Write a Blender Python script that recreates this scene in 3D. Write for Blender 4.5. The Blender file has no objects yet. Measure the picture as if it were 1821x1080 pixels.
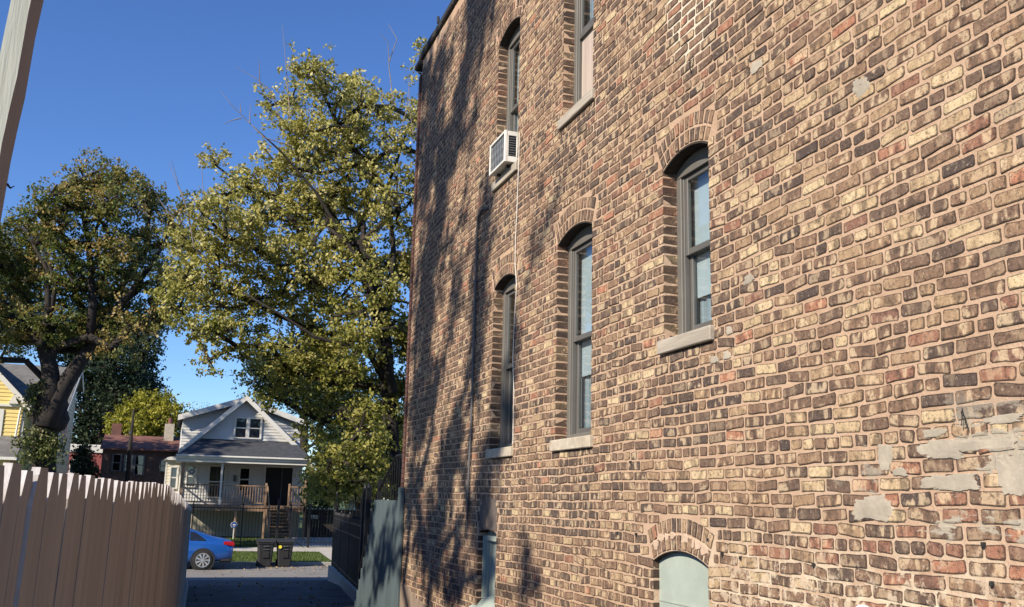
import bpy, math, random
import numpy as np
from mathutils import Vector, Matrix
from mathutils.geometry import tessellate_polygon

random.seed(7); rng = np.random.default_rng(7)
S = bpy.context.scene
COL = S.collection

# ------------------------------------------------------------------ camera, sky, sun, exposure
CH = 2.5                                   # camera height above the street
F_PX, PW, PH = 1734.0, 1821.0, 1080.0
YAW, PITCH, ROLL = 0.32814554, 0.20135605, 0.02299595
fw = np.array([math.sin(YAW)*math.cos(PITCH), math.cos(YAW)*math.cos(PITCH), math.sin(PITCH)])
_r = np.array([math.cos(YAW), -math.sin(YAW), 0.0]); _u = np.cross(_r, fw)
_c, _s = math.cos(ROLL), math.sin(ROLL)
RT = _r*_c + _u*_s; UP = _u*_c - _r*_s
cam = bpy.data.cameras.new('camera'); camo = bpy.data.objects.new('camera', cam); COL.objects.link(camo)
cam.sensor_width = 36; cam.lens = 36*F_PX/PW; cam.clip_end = 3000; cam.clip_start = 0.05
camo.matrix_world = Matrix(((RT[0], UP[0], -fw[0], 0), (RT[1], UP[1], -fw[1], 0), (RT[2], UP[2], -fw[2], CH), (0, 0, 0, 1)))
S.camera = camo

SUN = Vector((0.68, 0.42, -0.50)).normalized()          # direction the light travels
SUN_EL = math.asin(-SUN.z); SUN_AZ = math.atan2(-SUN.x, -SUN.y)
w = bpy.data.worlds.new('World'); S.world = w; w.use_nodes = True
nt = w.node_tree; bg = nt.nodes['Background']
sky = nt.nodes.new('ShaderNodeTexSky'); sky.sky_type = 'NISHITA'; sky.sun_disc = False
sky.sun_elevation = SUN_EL; sky.sun_rotation = SUN_AZ
sky.air_density = 1.0; sky.dust_density = 0.0; sky.ozone_density = 7.0; sky.altitude = 200
hs = nt.nodes.new('ShaderNodeHueSaturation'); hs.inputs['Saturation'].default_value = 1.08; hs.inputs['Hue'].default_value = .509; nt.links.new(sky.outputs[0], hs.inputs['Color'])
nt.links.new(hs.outputs[0], bg.inputs[0]); bg.inputs[1].default_value = 0.112
sl = bpy.data.lights.new('sun', 'SUN'); sl.energy = 5.0; sl.angle = math.radians(0.53); sl.color = (1.0, 0.90, 0.75)
so = bpy.data.objects.new('sun', sl); COL.objects.link(so)
so.rotation_euler = (-SUN).to_track_quat('Z', 'Y').to_euler(); so.location = (-20, -12, 30)
vs = S.view_settings; vs.view_transform = 'Standard'; vs.look = 'None'; vs.exposure = 0.62; vs.gamma = 1.0; vs.use_curve_mapping = False

# ------------------------------------------------------------------ helpers
def ray(px, py):
    return fw + RT*(px-PW/2)/F_PX + UP*(PH/2-py)/F_PX
def atY(px, py, y):
    v = ray(px, py); v = v*(y/v[1]); return np.array([v[0], v[1], v[2]+CH])
def atX(px, py, x):
    v = ray(px, py); v = v*(x/v[0]); return np.array([v[0], v[1], v[2]+CH])
def proj(p):
    q = np.array([p[0], p[1], p[2]-CH]); d = q@fw
    if d <= 0.05: return None
    return PW/2+F_PX*(q@RT)/d, PH/2-F_PX*(q@UP)/d, d

ORI = {}
def thing(name, label, cat, loc=(0, 0, 0), group=None):
    o = bpy.data.objects.new(name, None); COL.objects.link(o); o.empty_display_size = 0.2
    o.location = loc; ORI[o] = np.array(loc, float)
    o['label'] = label; o['category'] = cat
    if group: o['group'] = group
    return o
def tag(o, label, cat, group=None):
    o['label'] = label; o['category'] = cat
    if group: o['group'] = group
    return o
def kind(o, k): o['kind'] = k; return o

class MB:
    def __init__(s): s.v = []; s.f = []; s.m = []; s.uv = None; s.col = None
    def add(s, vs_, fs_, mi=0):
        n = len(s.v); s.v.extend(tuple(map(float, p)) for p in vs_)
        for f_ in fs_: s.f.append(tuple(n+i for i in f_)); s.m.append(mi)
        return s
    def box(s, a, b, mi=0):
        x0, y0, z0 = (min(a[i], b[i]) for i in range(3)); x1, y1, z1 = (max(a[i], b[i]) for i in range(3))
        return s.add([(x0,y0,z0),(x1,y0,z0),(x1,y1,z0),(x0,y1,z0),(x0,y0,z1),(x1,y0,z1),(x1,y1,z1),(x0,y1,z1)],
                     [(0,3,2,1),(4,5,6,7),(0,1,5,4),(1,2,6,5),(2,3,7,6),(3,0,4,7)], mi)
    def bbox(s, a, b, c=0.01, mi=0):            # box with chamfered edges
        x0, y0, z0 = (min(a[i], b[i]) for i in range(3)); x1, y1, z1 = (max(a[i], b[i]) for i in range(3))
        c = min(c, (x1-x0)/2.2, (y1-y0)/2.2, (z1-z0)/2.2)
        vs_ = []; ix = {}
        for i, X in enumerate((x0, x1)):
            for j, Y in enumerate((y0, y1)):
                for k, Z in enumerate((z0, z1)):
                    sx, sy, sz = (c, -c)[i], (c, -c)[j], (c, -c)[k]
                    ix[i,j,k,0] = len(vs_); vs_.append((X, Y+sy, Z+sz))
                    ix[i,j,k,1] = len(vs_); vs_.append((X+sx, Y, Z+sz))
                    ix[i,j,k,2] = len(vs_); vs_.append((X+sx, Y+sy, Z))
        fs_ = []
        for i in (0, 1):
            fs_.append(tuple(ix[i,j,k,0] for j, k in ((0,0),(1,0),(1,1),(0,1))))
            fs_.append(tuple(ix[j,i,k,1] for j, k in ((0,0),(1,0),(1,1),(0,1))))
            fs_.append(tuple(ix[j,k,i,2] for j, k in ((0,0),(1,0),(1,1),(0,1))))
            for j in (0, 1):
                fs_.append((ix[i,j,0,0], ix[i,j,1,0], ix[i,j,1,1], ix[i,j,0,1]))
                fs_.append((ix[i,0,j,0], ix[i,1,j,0], ix[i,1,j,2], ix[i,0,j,2]))
                fs_.append((ix[0,i,j,1], ix[1,i,j,1], ix[1,i,j,2], ix[0,i,j,2]))
                for k in (0, 1): fs_.append((ix[i,j,k,0], ix[i,j,k,1], ix[i,j,k,2]))
        return s.add(vs_, fs_, mi)
    def beam(s, p, q, wx, wy, up=(0, 0, 1), mi=0):        # box from p to q
        p = np.array(p, float); q = np.array(q, float); d = q-p; d /= np.linalg.norm(d)
        a = np.cross(d, up)
        if np.linalg.norm(a) < 1e-4: a = np.cross(d, (0, 1, 0))
        a /= np.linalg.norm(a); b = np.cross(a, d)
        V = [e + a*wx/2*i + b*wy/2*j for e in (p, q) for i, j in ((-1,-1),(1,-1),(1,1),(-1,1))]
        return s.add(V, [(3,2,1,0),(4,5,6,7),(0,1,5,4),(1,2,6,5),(2,3,7,6),(3,0,4,7)], mi)
    def tube(s, pts, rad, n=8, caps=True, mi=0):
        pts = [np.array(p, float) for p in pts]
        if not hasattr(rad, '__len__'): rad = [rad]*len(pts)
        n0 = len(s.v); a = None
        for i, p in enumerate(pts):
            d = pts[min(i+1, len(pts)-1)] - pts[max(i-1, 0)]; d = d/(np.linalg.norm(d)+1e-9)
            if a is None: a = np.cross(d, (0, 0, 1)) if abs(d[2]) < .9 else np.cross(d, (1, 0, 0))
            a = a - d*(a@d); a /= np.linalg.norm(a)+1e-9; b = np.cross(d, a)
            for k in range(n):
                t = 2*math.pi*k/n; s.v.append(tuple(p + (a*math.cos(t)+b*math.sin(t))*rad[i]))
        for i in range(len(pts)-1):
            for k in range(n):
                A = n0+i*n+k; B = n0+i*n+(k+1) % n
                s.f.append((A, B, B+n, A+n)); s.m.append(mi)
        if caps:
            s.f.append(tuple(n0+k for k in reversed(range(n)))); s.m.append(mi)
            s.f.append(tuple(n0+(len(pts)-1)*n+k for k in range(n))); s.m.append(mi)
        return s
    def prism(s, poly, axis, a, b, mi=0):         # poly: 2D points, extruded along axis from a to b
        def P(u_, v_, t):
            return {'x': (t, u_, v_), 'y': (u_, t, v_), 'z': (u_, v_, t)}[axis]
        n = len(poly); V = [P(u_, v_, a) for u_, v_ in poly]+[P(u_, v_, b) for u_, v_ in poly]
        tri = tessellate_polygon([[Vector((u_, v_, 0)) for u_, v_ in poly]])
        F = [tuple(t) for t in tri] + [tuple(i+n for i in reversed(t)) for t in tri]
        F += [(i, (i+1) % n, (i+1) % n+n, i+n) for i in range(n)]
        return s.add(V, F, mi)
    def disc(s, c, axis, r, t, n=20, mi=0):
        ax = {'x': (1,0,0), 'y': (0,1,0), 'z': (0,0,1)}[axis]; c = np.array(c, float); ax = np.array(ax, float)
        return s.tube([c-ax*t/2, c+ax*t/2], r, n, True, mi)
    def build(s, name, mat, parent=None, smooth=False, shift=None):
        me = bpy.data.meshes.new(name)
        o0 = ORI.get(parent, np.zeros(3)) if parent else np.zeros(3)
        V = [(p[0]-o0[0], p[1]-o0[1], p[2]-o0[2]) for p in s.v]
        me.from_pydata(V, [], s.f)
        for m in (mat if isinstance(mat, (list, tuple)) else [mat]): me.materials.append(m)
        if any(s.m): me.polygons.foreach_set('material_index', s.m)
        import bmesh
        bm = bmesh.new(); bm.from_mesh(me); bmesh.ops.recalc_face_normals(bm, faces=bm.faces); bm.to_mesh(me); bm.free()
        if smooth: me.polygons.foreach_set('use_smooth', [True]*len(me.polygons))
        o = bpy.data.objects.new(name, me); COL.objects.link(o)
        if parent: o.parent = parent; ORI[o] = o0
        return o
def B(name, mat, parent, *boxes, c=0):
    m = MB()
    for a, b in boxes: (m.bbox(a, b, c) if c else m.box(a, b))
    return m.build(name, mat, parent)

# ------------------------------------------------------------------ materials
def newmat(name):
    m = bpy.data.materials.new(name); m.use_nodes = True; n = m.node_tree
    return m, n, n.nodes['Principled BSDF']
def ramp(n, stops):
    r = n.nodes.new('ShaderNodeValToRGB'); e = r.color_ramp.elements
    while len(e) > 1: e.remove(e[-1])
    e[0].position = stops[0][0]; e[0].color = (*stops[0][1], 1)
    for p, c in stops[1:]:
        x = e.new(p); x.color = (*c, 1)
    return r
def mixc(n, fac, a, b, mode='MIX'):
    m = n.nodes.new('ShaderNodeMix'); m.data_type = 'RGBA'; m.blend_type = mode
    for s_, v in ((0, fac), (6, a), (7, b)):
        if isinstance(v, bpy.types.NodeSocket): n.links.new(v, m.inputs[s_])
        elif s_ == 0: m.inputs[0].default_value = v
        else: m.inputs[s_].default_value = (*v, 1) if len(v) == 3 else v
    return m.outputs[2]
def math_(n, op, a, b=None, c=None, clamp=False):
    m = n.nodes.new('ShaderNodeMath'); m.operation = op; m.use_clamp = clamp
    for i, v in enumerate((a, b, c)):
        if v is None: continue
        if isinstance(v, bpy.types.NodeSocket): n.links.new(v, m.inputs[i])
        else: m.inputs[i].default_value = v
    return m.outputs[0]
def noise(n, vec, scale, detail=4, rough=.55, dims='3D'):
    t = n.nodes.new('ShaderNodeTexNoise'); t.noise_dimensions = dims
    t.inputs['Scale'].default_value = scale; t.inputs['Detail'].default_value = detail; t.inputs['Roughness'].default_value = rough
    if vec is not None: n.links.new(vec, t.inputs['Vector'])
    return t.outputs[0]
def mapping(n, vec, scale=(1, 1, 1), loc=(0, 0, 0)):
    m = n.nodes.new('ShaderNodeMapping'); m.inputs['Scale'].default_value = scale; m.inputs['Location'].default_value = loc
    n.links.new(vec, m.inputs[0]); return m.outputs[0]
def pos(n): return n.nodes.new('ShaderNodeNewGeometry').outputs['Position']
def mr(n, v, a, b, c=0.0, d=1.0):
    m = n.nodes.new('ShaderNodeMapRange'); n.links.new(v, m.inputs[0])
    for i, x in enumerate((a, b, c, d)): m.inputs[i+1].default_value = x
    return m.outputs[0]
def bump(n, h, strength, dist, bsdf):
    b = n.nodes.new('ShaderNodeBump'); b.inputs['Strength'].default_value = strength; b.inputs['Distance'].default_value = dist
    n.links.new(h, b.inputs['Height']); n.links.new(b.outputs[0], bsdf.inputs['Normal'])
def simple(name, col, rough=.7, var=.25, scale=6, bumpd=0.0, stretch=(1, 1, 1), metal=0, spec=.4, bscale=None, grime=None):
    m, n, b = newmat(name); P = mapping(n, pos(n), stretch)
    f1 = noise(n, P, scale, 6); f2 = noise(n, P, scale*7, 3)
    lo = tuple(c*(1-var) for c in col); hi = tuple(min(1, c*(1+var)) for c in col)
    c1 = mixc(n, mr(n, f1, .3, .7), lo, hi); c2 = mixc(n, mr(n, f2, .35, .75, 0, .35), c1, lo)
    if grime: c2 = mixc(n, mr(n, noise(n, P, scale*.4, 5), .5, .7, 0, .6), c2, grime)
    n.links.new(c2, b.inputs['Base Color']); b.inputs['Roughness'].default_value = rough
    b.inputs['Metallic'].default_value = metal; b.inputs['Specular IOR Level'].default_value = spec
    if bumpd: bump(n, noise(n, P, bscale or scale*5, 5), .6, bumpd, b)
    return m

WHZ = 6.05
def mat_brick(name, edge=True, dark=1.0):
    m, n, b = newmat(name); P = pos(n)
    a = n.nodes.new('ShaderNodeAttribute'); a.attribute_name = 'tint'
    sep = n.nodes.new('ShaderNodeSeparateColor'); n.links.new(a.outputs['Color'], sep.inputs[0])
    r1, r2, r3 = sep.outputs
    base = ramp(n, [(0, (.085, .062, .054)), (.14, (.125, .085, .064)), (.28, (.180, .113, .078)), (.42, (.240, .148, .096)),
                    (.56, (.30, .19, .115)), (.70, (.42, .295, .175)), (.82, (.56, .43, .255)), (.86, (.21, .112, .080)), (.94, (.30, .145, .093)), (1, (.42, .19, .115))])
    n.links.new(r1, base.inputs[0])
    # vertical kiln bands, offset per brick
    uv = n.nodes.new('ShaderNodeUVMap'); uv.uv_map = 'UVMap'
    su = n.nodes.new('ShaderNodeSeparateXYZ'); n.links.new(uv.outputs[0], su.inputs[0])
    cv = n.nodes.new('ShaderNodeCombineXYZ')
    n.links.new(math_(n, 'ADD', math_(n, 'MULTIPLY', su.outputs[0], 17.0), math_(n, 'MULTIPLY', r2, 91.0)), cv.inputs[0])
    n.links.new(math_(n, 'ADD', math_(n, 'MULTIPLY', su.outputs[1], 7.0), math_(n, 'MULTIPLY', r3, 77.0)), cv.inputs[1])
    band = noise(n, cv.outputs[0], 1.0, 1.6, .5)
    light = mixc(n, .60, base.outputs[0], (.66, .50, .32)); darkc = mixc(n, .60, base.outputs[0], (.065, .048, .040))
    bs = mr(n, r3, .0, .75, 0.12, 1.0)
    c = mixc(n, math_(n, 'MULTIPLY', mr(n, band, .52, .58), bs), base.outputs[0], light)
    c = mixc(n, math_(n, 'MULTIPLY', mr(n, band, .46, .40), bs), c, darkc)
    # mottling and pits
    mot = noise(n, P, 38, 5, .65); c = mixc(n, mr(n, mot, .49, .33, 0, .72), c, mixc(n, .72, c, (.03, .022, .018)))
    mot2 = noise(n, mapping(n, P, (1, 1, 1), (5, 3, 1)), 60, 4, .6); c = mixc(n, mr(n, mot2, .58, .72, 0, .45), c, (.60, .48, .34))
    pit = noise(n, P, 190, 2, .5); c = mixc(n, mr(n, pit, .36, .30, 0, .8), c, (.03, .02, .016))
    # worn dark arris
    a2 = n.nodes.new('ShaderNodeAttribute'); a2.attribute_name = 'edge'
    wob = mr(n, noise(n, P, 55, 3), .3, .7, -.25, .6)
    em = math_(n, 'MULTIPLY', mr(n, math_(n, 'SUBTRACT', a2.outputs['Fac'], wob), .0, .30), .95, clamp=True)
    c = mixc(n, em, c, mixc(n, .78, c, (.035, .024, .019)))
    # mortar smeared over faces: pale lime low and near, thin pink wash elsewhere
    sx = n.nodes.new('ShaderNodeSeparateXYZ'); n.links.new(P, sx.inputs[0])
    zone = math_(n, 'MULTIPLY', mr(n, sx.outputs[2], 2.50, 2.12), mr(n, sx.outputs[1], 6.4, 4.8))
    zone2 = mr(n, noise(n, mapping(n, P, (1, 1, 1.4), (2, 0, 7)), 1.1, 4, .6), .50, .66)
    smn = noise(n, mapping(n, P, (1, 1, 1), (9, 9, 9)), 17, 5, .7)
    sm = mr(n, math_(n, 'ADD', smn, math_(n, 'MULTIPLY', zone, .10)), .60, .68)
    c = mixc(n, math_(n, 'MULTIPLY', sm, math_(n, 'ADD', math_(n, 'MULTIPLY', zone, .85), math_(n, 'MULTIPLY', zone2, .40), clamp=True)), c, mixc(n, zone, (.46, .34, .25), (.55, .45, .33)))
    cz = math_(n, 'MULTIPLY', math_(n, 'MULTIPLY', mr(n, sx.outputs[2], 2.20, 2.42), mr(n, sx.outputs[2], 3.02, 2.80)), mr(n, sx.outputs[1], 4.3, 3.4))
    cn = noise(n, mapping(n, P, (1, .7, 2.2), (3.3, 1.7, 0.4)), 3.2, 6, .62)
    c = mixc(n, math_(n, 'MULTIPLY', mr(n, math_(n, 'ADD', cn, math_(n, 'MULTIPLY', cz, .10)), .66, .68), cz), c, (.375, .325, .255))
    dx = math_(n, 'DIVIDE', math_(n, 'SUBTRACT', sx.outputs[1], 5.30), .42); dz = math_(n, 'DIVIDE', math_(n, 'SUBTRACT', sx.outputs[2], WHZ), .75)
    wd = math_(n, 'ADD', math_(n, 'ADD', math_(n, 'MULTIPLY', dx, dx), math_(n, 'MULTIPLY', dz, dz)), math_(n, 'MULTIPLY', noise(n, P, 5, 4), .9))
    if dark != 1.0: c = mixc(n, 1.0, c, (dark, dark, dark), 'MULTIPLY')
    n.links.new(c, b.inputs['Base Color']); b.inputs['Roughness'].default_value = .88; b.inputs['Specular IOR Level'].default_value = .25
    h = math_(n, 'ADD', math_(n, 'MULTIPLY', noise(n, P, 45, 6, .7), 1.0), math_(n, 'MULTIPLY', mr(n, pit, .3, .4), .4))
    bump(n, math_(n, 'ADD', h, math_(n, 'MULTIPLY', band, .6)), .75, .006, b)
    return m

def mat_mortar():
    m, n, b = newmat('mortar'); P = pos(n)
    f = noise(n, P, 5, 6, .6); g = noise(n, P, 60, 5, .7)
    c = mixc(n, mr(n, f, .3, .7), (.40, .268, .180), (.50, .348, .243))
    c = mixc(n, mr(n, g, .40, .28, 0, .5), c, (.20, .14, .10))
    big = noise(n, mapping(n, P, (1, 1, .8), (4, 4, 4)), .8, 4)
    c = mixc(n, mr(n, big, .55, .72, 0, .5), c, (.56, .46, .36))
    sx = n.nodes.new('ShaderNodeSeparateXYZ'); n.links.new(P, sx.inputs[0])
    zone = math_(n, 'MULTIPLY', mr(n, sx.outputs[2], 2.50, 2.12), mr(n, sx.outputs[1], 6.4, 4.8))
    c = mixc(n, math_(n, 'MULTIPLY', zone, mr(n, noise(n, P, 8, 5), .38, .55)), c, (.60, .50, .37))
    cz = math_(n, 'MULTIPLY', math_(n, 'MULTIPLY', mr(n, sx.outputs[2], 2.20, 2.42), mr(n, sx.outputs[2], 3.02, 2.80)), mr(n, sx.outputs[1], 4.3, 3.4))
    cn = noise(n, mapping(n, P, (1, .7, 2.2), (3.3, 1.7, 0.4)), 3.2, 6, .62)
    c = mixc(n, math_(n, 'MULTIPLY', mr(n, math_(n, 'ADD', cn, math_(n, 'MULTIPLY', cz, .10)), .66, .68), cz), c, (.375, .325, .255))
    dx = math_(n, 'DIVIDE', math_(n, 'SUBTRACT', sx.outputs[1], 5.30), .42); dz = math_(n, 'DIVIDE', math_(n, 'SUBTRACT', sx.outputs[2], WHZ), .75)
    wd = math_(n, 'ADD', math_(n, 'ADD', math_(n, 'MULTIPLY', dx, dx), math_(n, 'MULTIPLY', dz, dz)), math_(n, 'MULTIPLY', noise(n, P, 5, 4), .9))
    c = mixc(n, mr(n, wd, 1.5, 1.1), c, (.62, .53, .41))
    n.links.new(c, b.inputs['Base Color']); b.inputs['Roughness'].default_value = .95; b.inputs['Specular IOR Level'].default_value = .15
    bump(n, math_(n, 'ADD', g, noise(n, P, 14, 4)), .8, .008, b)
    return m

def mat_leaf(name, stops, trans=.35, rough=.45):
    m, n, b = newmat(name)
    a = n.nodes.new('ShaderNodeAttribute'); a.attribute_name = 'tint'
    sep = n.nodes.new('ShaderNodeSeparateColor'); n.links.new(a.outputs['Color'], sep.inputs[0])
    v = math_(n, 'ADD', math_(n, 'MULTIPLY', sep.outputs[0], .5), math_(n, 'MULTIPLY', sep.outputs[1], .5))
    r = ramp(n, stops); n.links.new(v, r.inputs[0])
    n.links.new(r.outputs[0], b.inputs['Base Color']); b.inputs['Roughness'].default_value = rough+.12; b.inputs['Specular IOR Level'].default_value = .3
    t = n.nodes.new('ShaderNodeBsdfTranslucent'); n.links.new(mixc(n, .5, r.outputs[0], mixc(n, 1.0, r.outputs[0], (1.0, 1.1, .4), 'MULTIPLY')), t.inputs[0])
    mx = n.nodes.new('ShaderNodeMixShader'); mx.inputs[0].default_value = trans
    n.links.new(b.outputs[0], mx.inputs[1]); n.links.new(t.outputs[0], mx.inputs[2])
    n.links.new(mx.outputs[0], n.nodes['Material Output'].inputs[0])
    return m

def mat_glass(name, tint=(.8, .85, .87), boost=1.3):
    m, n, b = newmat(name); n.nodes.remove(b)
    g = n.nodes.new('ShaderNodeBsdfGlossy'); g.inputs['Roughness'].default_value = .015; g.inputs[0].default_value = (.95, .97, 1, 1)
    t = n.nodes.new('ShaderNodeBsdfTransparent'); t.inputs[0].default_value = (*tint, 1)
    f = n.nodes.new('ShaderNodeLayerWeight'); fr_ = math_(n, 'ADD', math_(n, 'MULTIPLY', math_(n, 'POWER', f.outputs['Facing'], 4.0), .45*boost), .045*boost)
    mx = n.nodes.new('ShaderNodeMixShader'); n.links.new(math_(n, 'MINIMUM', fr_, .95), mx.inputs[0])
    n.links.new(t.outputs[0], mx.inputs[1]); n.links.new(g.outputs[0], mx.inputs[2])
    n.links.new(mx.outputs[0], n.nodes['Material Output'].inputs[0])
    P = pos(n); bm_ = n.nodes.new('ShaderNodeBump'); bm_.inputs['Strength'].default_value = .15; bm_.inputs['Distance'].default_value = .01
    n.links.new(noise(n, P, 2.5, 2), bm_.inputs['Height']); n.links.new(bm_.outputs[0], g.inputs['Normal'])
    return m

def mat_wood(name, c1, c2, axis='z', scale=30, rough=.8, bd=.003):
    m, n, b = newmat(name); st = {'z': (1, 1, .06), 'y': (1, .06, 1), 'x': (.06, 1, 1)}[axis]
    P = mapping(n, pos(n), st)
    f = noise(n, P, scale, 6, .65); f2 = noise(n, P, scale*.25, 4)
    c = mixc(n, mr(n, f, .35, .65), c1, c2); c = mixc(n, mr(n, f2, .4, .65, 0, .45), c, tuple(x*.7 for x in c1))
    n.links.new(c, b.inputs['Base Color']); b.inputs['Roughness'].default_value = rough; b.inputs['Specular IOR Level'].default_value = .3
    bump(n, f, .7, bd, b); return m

M = {}
M['brick'] = mat_brick('common_brick')
M['mortar'] = mat_mortar()
M['cement'] = simple('cement_patch', (.375, .325, .255), .95, .2, 9, .006, grime=(.28, .25, .2))
M['frame'] = simple('taupe_frame_paint', (.135, .125, .11), .55, .12, 3, .0005)
M['sash'] = simple('dark_sash_paint', (.105, .10, .092), .5, .12, 3)
M['stone'] = simple('limestone_sill', (.46, .40, .31), .9, .18, 14, .002, grime=(.25, .2, .15))
M['sillwood'] = mat_wood('weathered_sill', (.30, .26, .21), (.46, .41, .34), 'y', 60)
M['ply'] = mat_wood('weathered_plywood', (.38, .31, .26), (.56, .47, .40), 'z', 40)
M['glass'] = mat_glass('window_glass')
M['blind'] = simple('white_blind', (.80, .80, .78), .8, .06, 3)
M['curtain'] = simple('grey_curtain', (.48, .50, .51), .9, .25, 5, stretch=(1, 6, .3))
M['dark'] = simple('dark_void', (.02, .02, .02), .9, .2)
M['teal'] = simple('grey_green_paint', (.34, .39, .34), .7, .10, 5, .002, grime=(.27, .31, .28))
M['stairpaint'] = simple('blue_green_painted_concrete', (.072, .098, .104), .75, .2, 3, .003, stretch=(1, 1, .35), grime=(.065, .088, .09))
M['plaster'] = simple('brown_plaster', (.24, .18, .135), .95, .25, 4, .01, grime=(.2, .15, .12))
M['patch_dark'] = simple('dark_mortar_smear', (.13, .105, .09), .95, .3, 6, .006)
M['tar'] = simple('tar_coping', (.03, .028, .027), .9, .3, 8, .01)
M['redbrick'] = mat_brick('red_face_brick'); 
M['redtrim'] = simple('red_brick_return', (.10, .048, .038), .85, .35, 9, .006, grime=(.1, .05, .04))
M['metal_grey'] = simple('grey_metal', (.09, .092, .10), .5, .2, 10)
M['white_cable'] = simple('white_cable', (.62, .60, .56), .6, .1)
M['ac'] = simple('ac_white', (.72, .71, .67), .5, .08, 5, grime=(.5, .45, .38))
M['fin'] = simple('aluminium_fins', (.42, .43, .42), .4, .35, 30, metal=.6)
M['black'] = simple('black_iron', (.008, .008, .009), .55, .2)
M['picket'] = mat_wood('brown_stained_wood', (.235, .205, .186), (.31, .278, .255), 'z', 22, .75, .002)
M['cut'] = mat_wood('weathered_cut_and_lit_edge', (.40, .36, .34), (.66, .62, .60), 'z', 55, .85, .003)
M['post'] = mat_wood('pale_post_paint', (.36, .36, .30), (.50, .50, .43), 'z', 45, .8, .004)
M['postside'] = mat_wood('brown_post_side', (.23, .18, .15), (.30, .24, .205), 'z', 30)  # alley-facing side, browner and darker than the front face
M['bark'] = simple('bark', (.030, .024, .020), .95, .5, 9, .03, stretch=(1, 1, .35))
M['twig'] = simple('bare_twig', (.22, .18, .15), .9, .3, 9)
M['asphalt'] = simple('alley_asphalt', (.080, .078, .075), .9, .5, 1.4, .01, bscale=60, grime=(.045, .045, .047))
M['street'] = simple('street_asphalt', (.21, .195, .175), .9, .15, .9, .008, bscale=60, grime=(.16, .15, .135))
M['conc'] = simple('concrete', (.42, .39, .34), .9, .14, 1.5, .004, grime=(.33, .3, .26))
M['curb'] = simple('curb_concrete', (.30, .285, .26), .9, .2, 3, .005)
M['grassb'] = simple('lawn', (.055, .085, .02), .95, .4, 3, .03, bscale=40)
M['earth'] = simple('ground_soil', (.085, .085, .05), .95, .3, .5, .02)

# ------------------------------------------------------------------ ground
def gz(x, y):                              # terrain height
    if y < 6: z = .72
    elif y < 25: z = .72-.32*(y-6)/19
    elif y < 31.8: z = .40-.40*(y-25)/6.8
    elif y < 38.4: z = .0
    elif y < 45: z = .12+.30*(y-38.4)/6.6
    else: z = .42+.1*min(1, (y-45)/5)
    return z
def sheet(name, mat, ys, xs, dz=0, k='structure', jit=0):
    m = MB(); 
    for y in ys:
        for x in xs: m.v.append((x, y, gz(x, y)+dz + (random.uniform(-jit, jit) if jit else 0)))
    nx = len(xs)
    for j in range(len(ys)-1):
        for i in range(nx-1): m.f.append((j*nx+i, j*nx+i+1, (j+1)*nx+i+1, (j+1)*nx+i)); m.m.append(0)
    return kind(m.build(name, mat), k)
m = MB(); ysg = [-60, 0, 6, 25, 31.79]
for y in ysg:
    for x in (-300, 300): m.v.append((x, y, gz(x, y)-.06))
m.f = [(2*i, 2*i+1, 2*i+3, 2*i+2) for i in range(4)]; m.m = [0]*4
kind(m.build('ground', M['earth']), 'structure')
sheet('alley_pavement', M['asphalt'], [-8, 0, 6, 12, 18, 25, 28, 31.79], [-.2, 1, 2.5, 4.2, 6.0], -.004)
kind(B('street', M['street'], None, ((-300, 31.79, -.3), (300, 38.3, 0))), 'structure')
# kerb with a gap for the drive
for a, b in ((-200, 6.1), (11.5, 200)):
    kind(B('kerb', M['curb'], None, ((a, 38.3, -.3), (b, 38.48, .13)), c=.02), 'structure')
kind(B('kerb', M['curb'], None, ((6.12, 38.3, -.3), (11.48, 38.48, .03)), c=.01), 'structure')
kind(B('kerb', M['curb'], None, ((-200, 31.6, -.3), (-.9, 31.785, .10)), c=.02), 'structure')
m = MB(); yy = [38.48, 45, 50, 900]
for y in yy:
    for x in (-500, 500): m.v.append((x, y, gz(x, y)-.012 if y > 38.5 else .115))
m.f = [(0,1,3,2),(2,3,5,4),(4,5,7,6)]; m.m = [0]*3
kind(m.build('lawn_ground', M['grassb']), 'structure')
def strip(name, mat, x0, x1, y0, y1, dz):
    m = MB(); ysl = [y0]+[y for y in (45, 50) if y0 < y < y1]+[y1]
    for y in ysl:
        for x in (x0, x1): m.v.append((x, y, gz(x, y)+dz))
    for i in range(len(ysl)-1): m.f.append((2*i, 2*i+1, 2*i+3, 2*i+2)); m.m.append(0)
    return kind(m.build(name, mat), 'structure')
strip('pavement', M['conc'], -200, 200, 42.3, 44.0, .012)
strip('driveway', M['conc'], 6.15, 11.45, 38.49, 42.29, .009)
strip('driveway', M['conc'], 5.75, 11.45, 44.01, 52, .009)
strip('garden_path', M['conc'], 4.6, 5.7, 44.01, 48, .013)
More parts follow.
